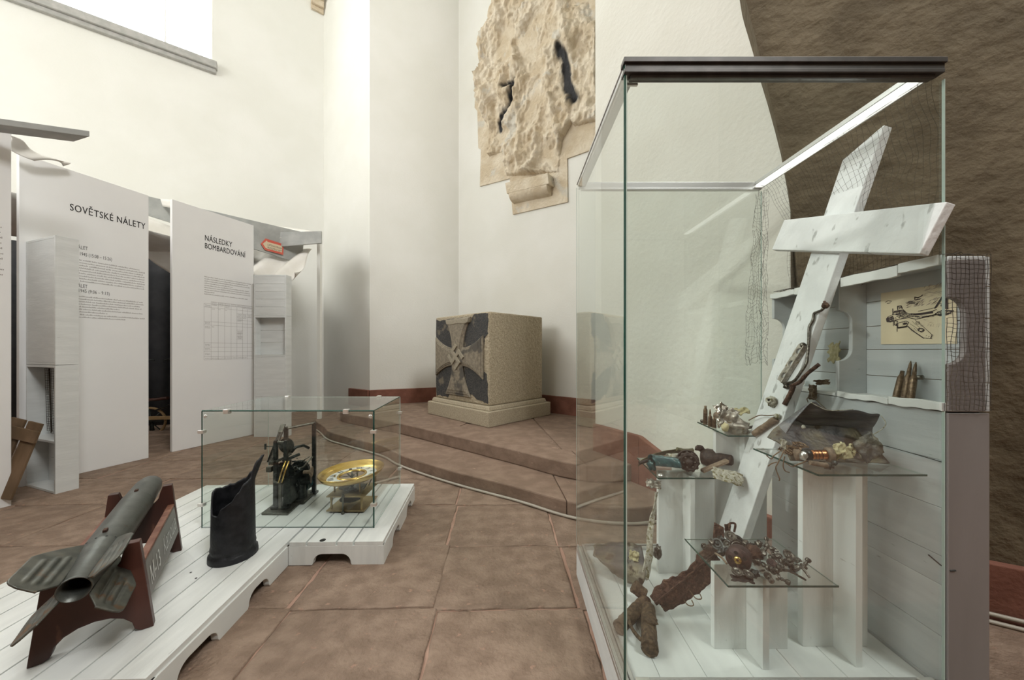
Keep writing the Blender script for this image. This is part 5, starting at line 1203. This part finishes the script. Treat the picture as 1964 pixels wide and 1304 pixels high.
nz = thing('scorched_nozzle', P(1365,885,1.68), 'scorched black nozzle lying at the back of the rear left shelf', 'nozzle')
nb0, nb1 = P(1345,876,1.70), P(1395,878,1.62); na = (nb1-nb0).normalized()
MB().lathe([(0,.0),(.034,.004),(.044,.03),(.040,.07),(.026,.10),(.024,.13),(.020,.135),(0,.125)], nb0, na+V(0,0,-.08), 24).build('body', M['blackmetal'], nz)
rough_tube('neck', [P(1354,872,1.70), P(1348,864,1.70), P(1341,858,1.70)], .014, 'blackmetal', 3, None, parent=nz); lump('lugs', P(1341,859,1.70), .02,.016,.014, 3, 'blackmetal', parent=nz, amp=.5)
a, b = P(1350,908,1.55), P(1399,888,1.53); MB().prism([a, b, b+V(0,0,.012), a+V(0,0,.012)], V(0,.03,0)).build('wood_slip', M['leather'], label='thin brown strip lying across the right end of the rear left shelf', cat='strip', bevel=.002)
c = P(1396,913,1.49); crumple('mesh_plate', c, (.060,-.012,-.014), (.018,.03,.016), .008, 11, 'pale', 'pale yellow-stained plate overhanging the rear left shelf towards the cross', nu=18, nv=10, ragged=.2)
crumple('pale_shard', P(1254,928,1.58), (.034,.0,-.006), (.004,.012,.014), .012, 13, 'scrap', 'buff metal shard just below the rear left shelf edge', ragged=.4)
MB().lathe([(0,.006),(.008,.006),(.012,.0)], G(1267,911,zc), (0,0,1), 14).build('shiny_button', M['chrome'], label='small shiny cap at the front left corner of the rear left shelf', cat='cap')

# ------------------------------------------------------------------ right shelf: corroded skin, coil, wires
zb2 = ZBs
sk_ = thing('curved_skin', V(1.12,1.24,zb2), 'large curved corroded metal skin standing on the right glass shelf', 'skin')
topo = [(1501,846),(1520,812),(1543,785),(1560,770),(1582,784),(1608,788),(1640,787),(1668,793),(1690,796),(1702,820),(1704,840)]
boto = [(1502,852),(1510,860),(1530,872),(1560,877),(1590,879),(1620,879),(1650,881),(1672,878),(1688,866)]
topc = catmull([P(x,y,1.29-.05*k/8) for k,(x,y) in enumerate(topo)], 6); botc = catmull([P(x,y,1.21-.03*k/8) for k,(x,y) in enumerate(boto)], 6)
def skf(u, v):
    i = u*(len(topc)-1); k = min(int(i), len(topc)-2); a = topc[k].lerp(topc[k+1], i-k); i = u*(len(botc)-1); k = min(int(i), len(botc)-2); b = botc[k].lerp(botc[k+1], i-k); p = a.lerp(b, v)
    return p + V(0,.075*math.sin(math.pi*v),0) + V(.003,.003,.003)*noise.noise((u*9,v*9,2))
MB().sheet(lambda u, v: skf(u, v*.42), 48, 10, .003).build('sheet', M['skin_grey'], sk_, label='smooth blue grey upper part of the skin'); MB().sheet(lambda u, v: skf(u, .42+v*.58), 48, 14, .004).build('crusted_sheet', M['tank'], sk_)
def skb(u, v): # bent back bottom flange resting on the shelf
    b = botc[min(int(u*(len(botc)-1)), len(botc)-1)]; return V(b.x, b.y-.03*v+.01*noise.noise((u*8,v,1)), b.z+(zb2+.004-b.z)*v)
MB().sheet(skb, 30, 6, .003).build('torn_hem', M['tank'], sk_)
MB().lathe([(0,.002),(.007,.002),(.008,0)], P(1541,819,1.27), (0,-1,.2), 14).build('disc', M['pale'], sk_)
rough_tube('wire', [P(1690,797,1.215), P(1699,812,1.19), P(1690,824,1.18), P(1670,836,1.175), P(1652,848,1.175)], .0014, 'pale', 3, None, parent=sk_)
rough_tube('wire', [P(1555,772,1.27), P(1585,786,1.26), P(1612,787,1.26), P(1636,785,1.26)], .0016, 'pale', 5, None, parent=sk_)
rough_tube('suspension_wire', [P(1690,853,1.2), P(1720,861,1.14), P(1814,888,1.055)], .0012, 'iron', 1, None, parent=sk_, amp=.02)
# wire bundle
def bundle(name, c, r, n, seed, m, label, wr_=.0016):
    t = random.Random(seed); mb = MB()
    for k in range(n):
        pts = []; ph = t.uniform(0,6.3); q_ = V(t.uniform(-r,r)*.4, t.uniform(-r,r)*.4, t.uniform(-r,r)*.2); tl_ = t.uniform(-.6,.6)
        for j in range(14):
            a = ph+j*.42; rad = r*(.55+.4*t.random()); pts.append(V(*c)+q_+V(math.cos(a)*rad, math.sin(a)*rad*.7, math.sin(a+tl_)*rad*.35))
        mb.tube(pts, wr_, 4)
    return mb.build(name, M[m], label=label, cat='wire', kind='stuff')
bundle('wire_bundle', P(1518,865,1.19)+V(0,0,.003), .030, 12, 3, 'wire', 'tangled brown wire bundle at the left end of the right shelf')
crumple('wire_tag', P(1503,852,1.19), (.010,0,-.004), (.003,.004,.016), .004, 3, 'pale', 'torn pale tag stuck in the brown wire bundle', ragged=.3)
bundle('wire_bundle', P(1535,853,1.21), .020, 8, 9, 'wire', 'loose wire coil behind the brown bundle on the right shelf')
for k, (pp_, lab) in enumerate(([[(1495,866),(1484,874),(1479,880),(1470,873)],'short hooked wire hanging off the right shelf, uppermost'], [[(1505,862),(1492,888),(1488,898),(1495,918),(1494,922)],'long wire dangling off the right shelf in front of the cross'], [[(1490,886),(1480,889),(1473,894)],'curled wire end left of the long dangling wire'], [[(1505,875),(1502,893),(1506,903),(1514,906)],'wire loop hanging under the right shelf edge'], [[(1507,888),(1517,894),(1523,895)],'short wire lying just under the right shelf edge'])):
    rough_tube('dangling_wire', [P(x,y,1.13) for x,y in pp_], .0017, 'wire', k, lab, cat='wire', n=6, amp=.05, group='wires dangling from the right shelf')
co = thing('copper_coil', G(1572,890,zb2), 'copper wound spool between two grey discs on the right shelf', 'coil')
c0_, c1_ = P(1530,872,1.155), P(1597,872,1.125); ca = (c1_-c0_).normalized(); lc = (c1_-c0_).length; oz = zb2+.030-c0_.z; c0_ = c0_+V(0,0,0)
MB().lathe([(.012,lc*.40),(.014,lc*.41)] + [(.014+.002*(k % 2), lc*(.42+.40*k/17)) for k in range(18)] + [(.012,lc*.83)], c0_, ca, 20).build('winding', M['copper'], co)
MB().lathe([(0,lc*.83),(.023,lc*.83),(.024,lc*.86),(.024,lc*.97),(.021,lc),(0,lc)], c0_, ca, 26).build('disc', M['leather'], co)
MB().lathe([(0,-.01),(.018,-.008),(.018,.006),(0,.008)], c0_, ca, 22).build('disc', M['leather'], co)
MB().lathe([(.009,.0),(.009,lc*.15),(.018,lc*.17),(.019,lc*.36),(.010,lc*.40)], c0_, ca, 18).build('hub', M['iron'], co); lump('terminal', P(1541,874,1.13), .010,.010,.014, 3, 'chrome', parent=co, amp=.5)
for k in range(3): MB().lathe([(.0162,lc*(.46+.1*k)),(.0166,lc*(.47+.1*k)),(.0162,lc*(.475+.1*k))], c0_, ca, 18).build('band', M['iron'], co)
pg = thing('bolted_rod', G(1575,895,zb2), 'brown rod with bolt end lying in front of the copper coil', 'rod')
rough_tube('rod', [P(1553,887,1.09), P(1587,893,1.085)], .0075, 'leather', 3, None, parent=pg); MB().lathe([(0,-.012),(.011,-.012),(.011,.004),(.006,.006),(.006,.012),(0,.012)], P(1590,894,1.085), (.8,-.6,0), 8, smooth=False).build('bolt', M['gear'], pg); lump('nut', P(1600,888,1.09), .008,.008,.008, 2, 'iron', parent=pg)
rough_tube('loose_wire', [P(1524,893,1.08), P(1540,887,1.09), P(1548,883,1.1)], .002, 'wire', 2, 'bent wire lying in front of the copper coil discs', cat='wire', n=6)
for k, (x, y, s_) in enumerate(((1612,860,.020),(1626,868,.022),(1640,859,.018),(1606,872,.016))):
    crumple('yellow_scrap', P(x,y,1.12+.008*k), (s_,.002,.003), (.002,.008,s_*.75), .012, 20+k, 'yellow', ('crumpled pale yellow scrap, rearmost beside the coil disc','crumpled pale yellow scrap, largest and foremost right of the coil','crumpled pale yellow scrap nearest the torn end of the skin','small pale yellow scrap against the coil disc')[k], group='yellow scraps on the right shelf', ragged=.45, freq=4)
crumple('torn_gusset', P(1666,858,1.12), (.030,.0,.020), (-.010,.012,.030), .010, 31, 'tank', 'thick torn bracket at the right end of the curved skin', ragged=.3, th=.008)
# straps hanging behind the skin from the crate
crumple('torn_strap', atx(1577,733,1.325), (.012,-.020,.004), (.0,.004,.010), .010, 41, 'leather', 'brown torn strap end hanging over the open crate edge', ragged=.4)
crumple('torn_strap', atx(1558,752,1.322), (.006,.006,.030), (.003,-.014,.0), .012, 43, 'leather', 'wide brown torn strap hanging behind the curved skin', ragged=.4, nu=18)
rough_tube('cord_loop', [atx(1550,772,1.31), atx(1548,764,1.31), atx(1556,762,1.31), atx(1566,768,1.31), atx(1585,785,1.30)], .002, 'leather', 4, 'brown cord loop below the torn straps', cat='cord', n=6)
# torn cream sheet and chips in the far bay of the open crate
crumple('cream_sheet', atx(1600,676,1.425), (.0,-.026,.004), (.002,.004,.040), .008, 51, 'yellow', 'ragged cream sheet pinned in the far bay of the open crate', nu=14, nv=18, ragged=.5, holes=0)
lump('stone_chip', V(1.36,1.70,1.046), .014,.014,.020, 3, 'pale', 'pale pitted chip in the far left corner of the open crate', amp=.5)
lump('stone_chip', V(1.40,1.66,1.050), .018,.016,.024, 8, 'yellow', 'yellowish chip beside the cross in the open crate', amp=.5)

# ------------------------------------------------------------------ lowest shelf: gears and drum
za2 = ZA
dr = thing('dark_drum', G(1424,1100,za2), 'dark red drum with a brass centre on the lowest shelf', 'drum')
dc0 = P(1415,1074,1.135); dxa = V(-.62,-.72,.10).normalized(); rx_ = dxa.orthogonal().normalized(); ry_ = dxa.cross(rx_)
MB().lathe([(0,-.06),(.030,-.058),(.036,-.045),(.037,-.006),(.034,.0),(0,.0)], dc0, dxa, 28).build('body', M['darkred'], dr)
MB().lathe([(.004,.004),(.011,.004),(.012,.0),(.004,.0)], dc0, dxa, 20).build('brass_centre', M['brass'], dr, label='pale brass ring at the centre')
for k in range(5):
    a = k*1.2566+.5; MB().lathe([(0,.0006),(.006,.0006)], dc0+(rx_*math.cos(a)+ry_*math.sin(a))*.022, dxa, 12).build('bore_hole', M['bore'], dr)
lump('rust_collar', P(1445,1060,1.19), .026,.024,.026, 6, 'rust', 'rusty red collar behind the dark drum', cat='collar', amp=.3)
def gear_mesh(r, th, teeth, m, parent, axm):
    o = axm.translation; ax = axm.col[2].xyz; x = axm.col[0].xyz; y = axm.col[1].xyz; pts = []
    for k in range(teeth*2):
        rr_ = r if k % 2 else r*.92; a = math.pi*k/teeth; pts.append(o + (x*math.cos(a)+y*math.sin(a))*rr_)
    MB().prism(pts, ax*th).build('rim', M[m], parent)
    MB().lathe([(0,th*2.2),(r*.16,th*2.2),(r*.2,th),(r*.62,th*1.01),(r*.66,th*1.35),(r*.72,th*1.35),(r*.76,th)], o, ax, 22).build('boss', M[m], parent)
gg = 'gear wheels heaped on the lowest shelf'
def gear(c, ax, r, th, teeth, m, label, group=gg):
    c = V(*c); t = thing('gear_wheel', c, label, 'gear', group); f = frame(c, Vector(ax).orthogonal(), ax); gear_mesh(r, th, teeth, m, t, f); return t
fc = V(-.30,-.93,.22)
gear(P(1413,1049,1.24), fc, .027, .006, 36, 'gear', 'largest grey toothed disc facing out of the gear heap on the lowest shelf')
gear(P(1401,1029,1.30), V(-.1,-.5,.85), .021, .005, 30, 'gear', 'pale rimmed gear lying on top of the heap against the cross')
gear(P(1414,1040,1.29), V(.05,-.75,.65), .026, .005, 34, 'iron', 'dark gear tucked behind the largest toothed disc')
gear(P(1414,1097,1.10), V(-.1,-.3,.95), .0165, .003, 30, 'gear', 'flat grey gear lying in front of the dark drum, left one of two')
gear(P(1435,1101,1.095), V(.1,-.3,.95), .0165, .003, 30, 'gear', 'flat grey gear lying in front of the dark drum, right one of two')
gear(P(1376,1043,1.27), V(-.6,-.6,.5), .020, .005, 24, 'iron', 'blackened gear at the left end of the heap on the lowest shelf')
gear(P(1350,1047,1.27), V(-.2,-.9,.2), .011, .003, 16, 'gear', 'tiny grey gear at the far left of the lowest shelf')
gear(P(1394,1043,1.25), V(-.3,-.8,.5), .013, .004, 20, 'iron_light', 'small bright pinion left of the largest toothed disc')
gear(P(1395,1058,1.21), V(-.1,-.6,.8), .017, .005, 24, 'iron', 'dark gear under the largest toothed disc')
gear(P(1513,1066,1.19), V(.2,-.6,.75), .020, .005, 30, 'gear', 'grey ring gear at the upper right of the heap on the lowest shelf')
gear(P(1512,1080,1.15), V(.1,-.35,.93), .014, .006, 22, 'gear', 'thick grey gear right of the spools on the lowest shelf')
gear(P(1480,1081,1.14), V(-.1,-.45,.9), .015, .006, 24, 'darkred', 'dark red gear standing among the spools')
sp_ = None; spots_ = [(1471,1050,1.25),(1463,1060,1.2),(1458,1068,1.19),(1472,1088,1.12),(1481,1096,1.11),(1489,1105,1.09),(1495,1090,1.12),(1503,1096,1.12),(1521,1088,1.13),(1530,1092,1.12),(1540,1088,1.13),(1497,1074,1.16),(1486,1070,1.17),(1471,1102,1.10)]
r_ = random.Random(11)
def spool(c, ax, s):
    t = thing('small_spool', c, 'small grey turned metal spool heaped at the right of the lowest shelf', 'spool', 'turned metal spools on the lowest shelf')
    MB().lathe([(0,0),(.010,0),(.011,.004),(.010,.008),(.0045,.010),(.004,.022),(.008,.025),(.0085,.033),(.005,.036),(0,.036)], c, ax, 14, smooth=False).build('body', M['gear'], t); MB().lathe([(.0041,.012),(.0058,.0125),(.0058,.016),(.0041,.0165)], c, ax, 12).build('collar', M['iron_light'], t); return t
for k, (x, y, d2) in enumerate(spots_):
    c = P(x,y,d2); c.z = max(c.z, za2+.011)
    if k == 0: sp_ = spool(c, V(.3,.5,.8), 1); sp0 = c
    else: copy_thing(sp_, c, (r_.uniform(-1.2,1.2), r_.uniform(-1.2,1.2), r_.uniform(0,6)))
def ring_thing(c, ax, r):
    t = thing('metal_ring', c, 'small dark metal ring scattered among the spools on the lowest shelf', 'ring', 'metal rings on the lowest shelf'); MB().lathe([(r*.55,0),(r,0),(r,.004),(r*.55,.004),(r*.55,0)], c, ax, 16, smooth=False).build('body', M['iron_light'], t); return t
rg = None
for k in range(16):
    c = P(r_.uniform(1458,1535), r_.uniform(1060,1104), 1.13); gy = r_.uniform(1.11,1.24); c = V((c.x/c.y)*gy, gy, za2+.005+r_.random()*.012)
    if rg is None: rg = ring_thing(c, V(.3,.4,.8), .009)
    else: copy_thing(rg, c, (r_.uniform(-1,1), r_.uniform(-1,1), 0))
tbk = thing('terminal_block', P(1486,1057,1.22), 'bright white terminal block in the heap of spools', 'block'); MB(frame(P(1486,1057,1.22), V(.9,.3,-.1), V(0,-.5,.85))).box((-.014,-.011,-.006),(.014,.011,.006)).build('body', M['scrap_shiny'], tbk, bevel=.002)
for k in range(6): MB(frame(P(1486,1057,1.22), V(.9,.3,-.1), V(0,-.5,.85))).box((-.010+.008*(k % 3)-.002,-.008+.010*(k//3),.006),(-.010+.008*(k % 3)+.003,-.003+.010*(k//3),.0068)).build('screw', M['gap'], tbk)
for k, (a, b, lab) in enumerate(((( 1372,1061,1.20),(1394,1081,1.14),'thin brown rod sticking out left of the dark drum'),((1490,1088,1.11),(1545,1112,1.10),'curved grey bar at the right end of the lowest shelf'),((1528,1082,1.14),(1553,1108,1.10),'thin dark pin at the right end of the lowest shelf'))):
    rough_tube('metal_rod', [P(*a), P((a[0]+b[0])/2,(a[1]+b[1])/2-3,(a[2]+b[2])/2), P(*b)], .0035, 'gear' if k else 'leather', k, lab, cat='rod', n=8)
crumple('dark_flake', P(1424,1110,1.09), (.036,.0,-.004), (.004,.010,.003), .004, 61, 'blackmetal', 'flat dark flake under the two small flat gears', ragged=.3)
for k, (x, y, d2) in enumerate(((1366,1040,1.28),(1384,1034,1.28),(1430,1042,1.26),(1440,1046,1.24),(1455,1043,1.25),(1383,1060,1.21),(1452,1078,1.16),(1449,1100,1.1))):
    lump('metal_lump', P(x,y,d2), .012,.012,.010, k+70, 'iron' if k % 2 else 'gear', ('grey clinker at the left rear of the gear heap','dark clinker left of the pale rimmed gear','grey clinker right of the largest toothed disc','dark clinker right of the largest toothed disc','grey clinker behind the rusty collar','dark clinker below the blackened gear','grey clinker right of the dark drum','dark clinker at the foot of the dark drum')[k], amp=.7, group='clinkers in the gear heap')
rp_ = P(1379,1018,1.40); MB().prism([P(1368,1034,1.39), P(1371,1002,1.42), P(1389,1012,1.40), P(1390,1034,1.39)], V(0,.006,0)).build('rust_plate', M['rust'], label='triangular rusty plate standing left of the foot of the cross', cat='plate', bevel=.002)
rf = thing('rusty_wire', P(1402,1012,1.385), 'rusty bent wire frame in front of the foot of the cross', 'frame'); rough_tube('bent_bar', [P(1399,1018,1.36), P(1400,1004,1.36), P(1410,1005,1.36), P(1408,1020,1.36)], .004, 'rust', 2, None, parent=rf); crumple('plate', P(1396,1016,1.375), (.012,0,0), (0,.003,.022), .006, 3, 'rust', None, parent=rf, cat=None)

# ------------------------------------------------------------------ relics on the case floor
sp1 = thing('rusted_spar', V(.66,1.40,ZB), 'long rusted spar of torn angle steel leaning on the case floor', 'spar')
s0_, s1_ = V(.565,1.335,ZB+.052), P(1385,1058,1.37); sx_ = (s1_-s0_).normalized(); sz_ = V(-.15,-.6,.8); sz_ = (sz_ - sx_*sz_.dot(sx_)).normalized(); sy_ = sz_.cross(sx_); sl = (s1_-s0_).length
def spar(off0, off1, seed, a0=0.0, a1=1.0):
    def f(u, v):
        t = a0+(a1-a0)*u; p0_, p1_ = off0(t), off1(t); wv_ = (p0_[0]*(1-v)+p1_[0]*v, p0_[1]*(1-v)+p1_[1]*v); return s0_ + sx_*(t*sl) + sy_*wv_[0] + sz_*wv_[1] + V(1,1,1)*.004*noise.noise((u*13,v*6,seed))
    return f
MB().sheet(spar(lambda t: (0,.004), lambda t: (.034+.010*math.sin(t*9)+.012*noise.noise((t*14,1,1)), .018), 1), 40, 8, .005).build('flange', M['rust'], sp1)
MB().sheet(spar(lambda t: (0,.004), lambda t: (-.022-.022*math.sin(t*3.1)-.010*noise.noise((t*13,2,1)), -.026-.020*math.sin(t*3)), 2, .04, .92), 40, 8, .004).build('flange', M['rust'], sp1)
MB().sheet(spar(lambda t: (.004,.0), lambda t: (.006, .026+.006*noise.noise((t*15,3,1))), 3), 40, 4, .004).build('rib', M['rust'], sp1)
for k, t in enumerate((.30,.42)): rough_tube('wire_curl', [s0_+sx_*sl*t+sy_*-.015+sz_*-.02, s0_+sx_*sl*t+sy_*-.050+sz_*-.042, s0_+sx_*sl*(t+.05)+sy_*-.062+sz_*-.045, s0_+sx_*sl*(t+.07)+sy_*-.048+sz_*-.036], .002, 'wire', k, None, parent=sp1)
def crust_cyl(label, a, b, r, name='crusted_cylinder'):
    t = thing(name, (a+b)/2, label, 'cylinder', 'brown crusted cylinders on the case floor'); ax = (b-a).normalized(); L = (b-a).length; pr = []
    for k in range(18): pr.append((r*(1+.10*noise.noise((k*.6, r*90, a.x*9))), L*k/17))
    mb = MB(); mb.lathe([(0,.006),(r*.82,.0)] + pr + [(r*.8,L),(0,L-.008)], a, ax, 22); mb.v = [v + V(noise.noise(v*70), noise.noise(v*70+V(4,4,4)), noise.noise(v*70+V(8,2,1)))*.003 for v in mb.v]; mb.build('body', M['rust_brown'], t)
    MB().lathe([(0,-.001),(r*.55,-.002),(r*.6,.003)], a, ax, 16).build('end_cap', M['rust_brown'], t); MB().lathe([(r*1.02,0),(r*1.08,.003),(r*1.02,.008)], a, ax, 22).build('rim', M['rust_brown'], t)
    return t, ax
r1 = .027
ta, ax1 = crust_cyl('brown crusted cylinder pointing at the viewer on the case floor', V(.470,1.165,ZB+r1+.004), V(.535,1.345,ZB+r1+.006), r1)
lump('crust', V(.51,1.26,ZB+.06), .022,.03,.014, 3, 'rust_brown', parent=ta, amp=.5)
mb = MB(); pts = []
for k in range(11):
    a = .2+k*.30; pts.append(V(.463+.0*k,1.235,ZB+.034) + V(-.030*math.sin(a), -.055*math.cos(a)+.01, .012*math.sin(a)))
mb.tube(pts, .0065, 6); mb.build('loop_handle', M['rust_brown'], ta, label='bent loop on the side')
crust_cyl('brown crusted cylinder lying crosswise at the left on the case floor', V(.375+.02,1.262,ZB+.026), V(.545,1.392,ZB+.030), .0235)
tc_, _ = crust_cyl('short crusted cylinder end with pale inside, behind the crosswise one', V(.508,1.425,ZB+.068), V(.545,1.41,ZB+.040), .025)
# large grey shrapnel at the rear left, seen through the side pane
def shr(u, v):
    px = 1138+92*u; yb_ = 1062+62*math.sin(u*1.5)+4*noise.noise((u*9,1,1)); yt_ = 1046-6*math.sin(u*3)+3*noise.noise((u*7,4,1)); d3 = 1.70-.12*u-.10*v
    return P(px, yt_*(1-v)+yb_*v, d3) + V(0,-.05*math.sin(math.pi*v),.0)
shp = thing('shrapnel_sheet', P(1190,1100,1.6), 'big torn brown-grey sheet at the rear left of the case floor', 'scrap')
MB().sheet(shr, 26, 16, .004).build('sheet', M['tank'], shp); lump('rim_lump', P(1150,1060,1.66), .030,.02,.024, 3, 'leather', parent=shp, amp=.4)
crumple('dark_core', P(1212,1085,1.55), (.024,0,0), (0,.01,.036), .02, 5, 'blackmetal', None, parent=shp, cat=None)
crumple('yellow_flap', P(1216,1066,1.53), (.022,.0,-.006), (.004,.006,.018), .010, 6, 'yellow', None, parent=shp, cat=None); bundle_ = rough_tube('wire_end', [P(1218,1098,1.5), P(1226,1102,1.5), P(1224,1110,1.5)], .004, 'blackmetal', 2, None, parent=shp)
def upst(u, v):
    c_ = catmull([P(1241,1112,1.50), P(1240,1092,1.50), P(1246,1060,1.52), P(1246,1030,1.53), P(1250,1000,1.54), P(1256,970,1.55), P(1259,944,1.56)], 5); i = u*(len(c_)-1); k = min(int(i), len(c_)-2); q_ = c_[k].lerp(c_[k+1], i-k)
    wv_ = [.005,.023,.020,.010,.008,.013,.009][min(6,int(u*6.99))]; wn = [.005,.023,.020,.010,.008,.013,.009][min(6,int(u*6.99)+1)]; f = u*6.99-int(u*6.99); w_ = wv_*(1-f)+wn*f
    return q_ + V((v*2-1)*w_, .012*math.sin(u*9)*(v*2-1), .003*noise.noise((u*12,v*4,2)))
MB().sheet(upst, 44, 6, .004).build('upright_strip', M['pale'], label='tall twisted pale strip standing in front of the rear left pedestal', cat='strip')
lump('grey_chunk', P(1262,1058,1.56), .016,.016,.03, 9, 'gear', 'grey chunk between the pale strip and the rear left pedestal', amp=.6)
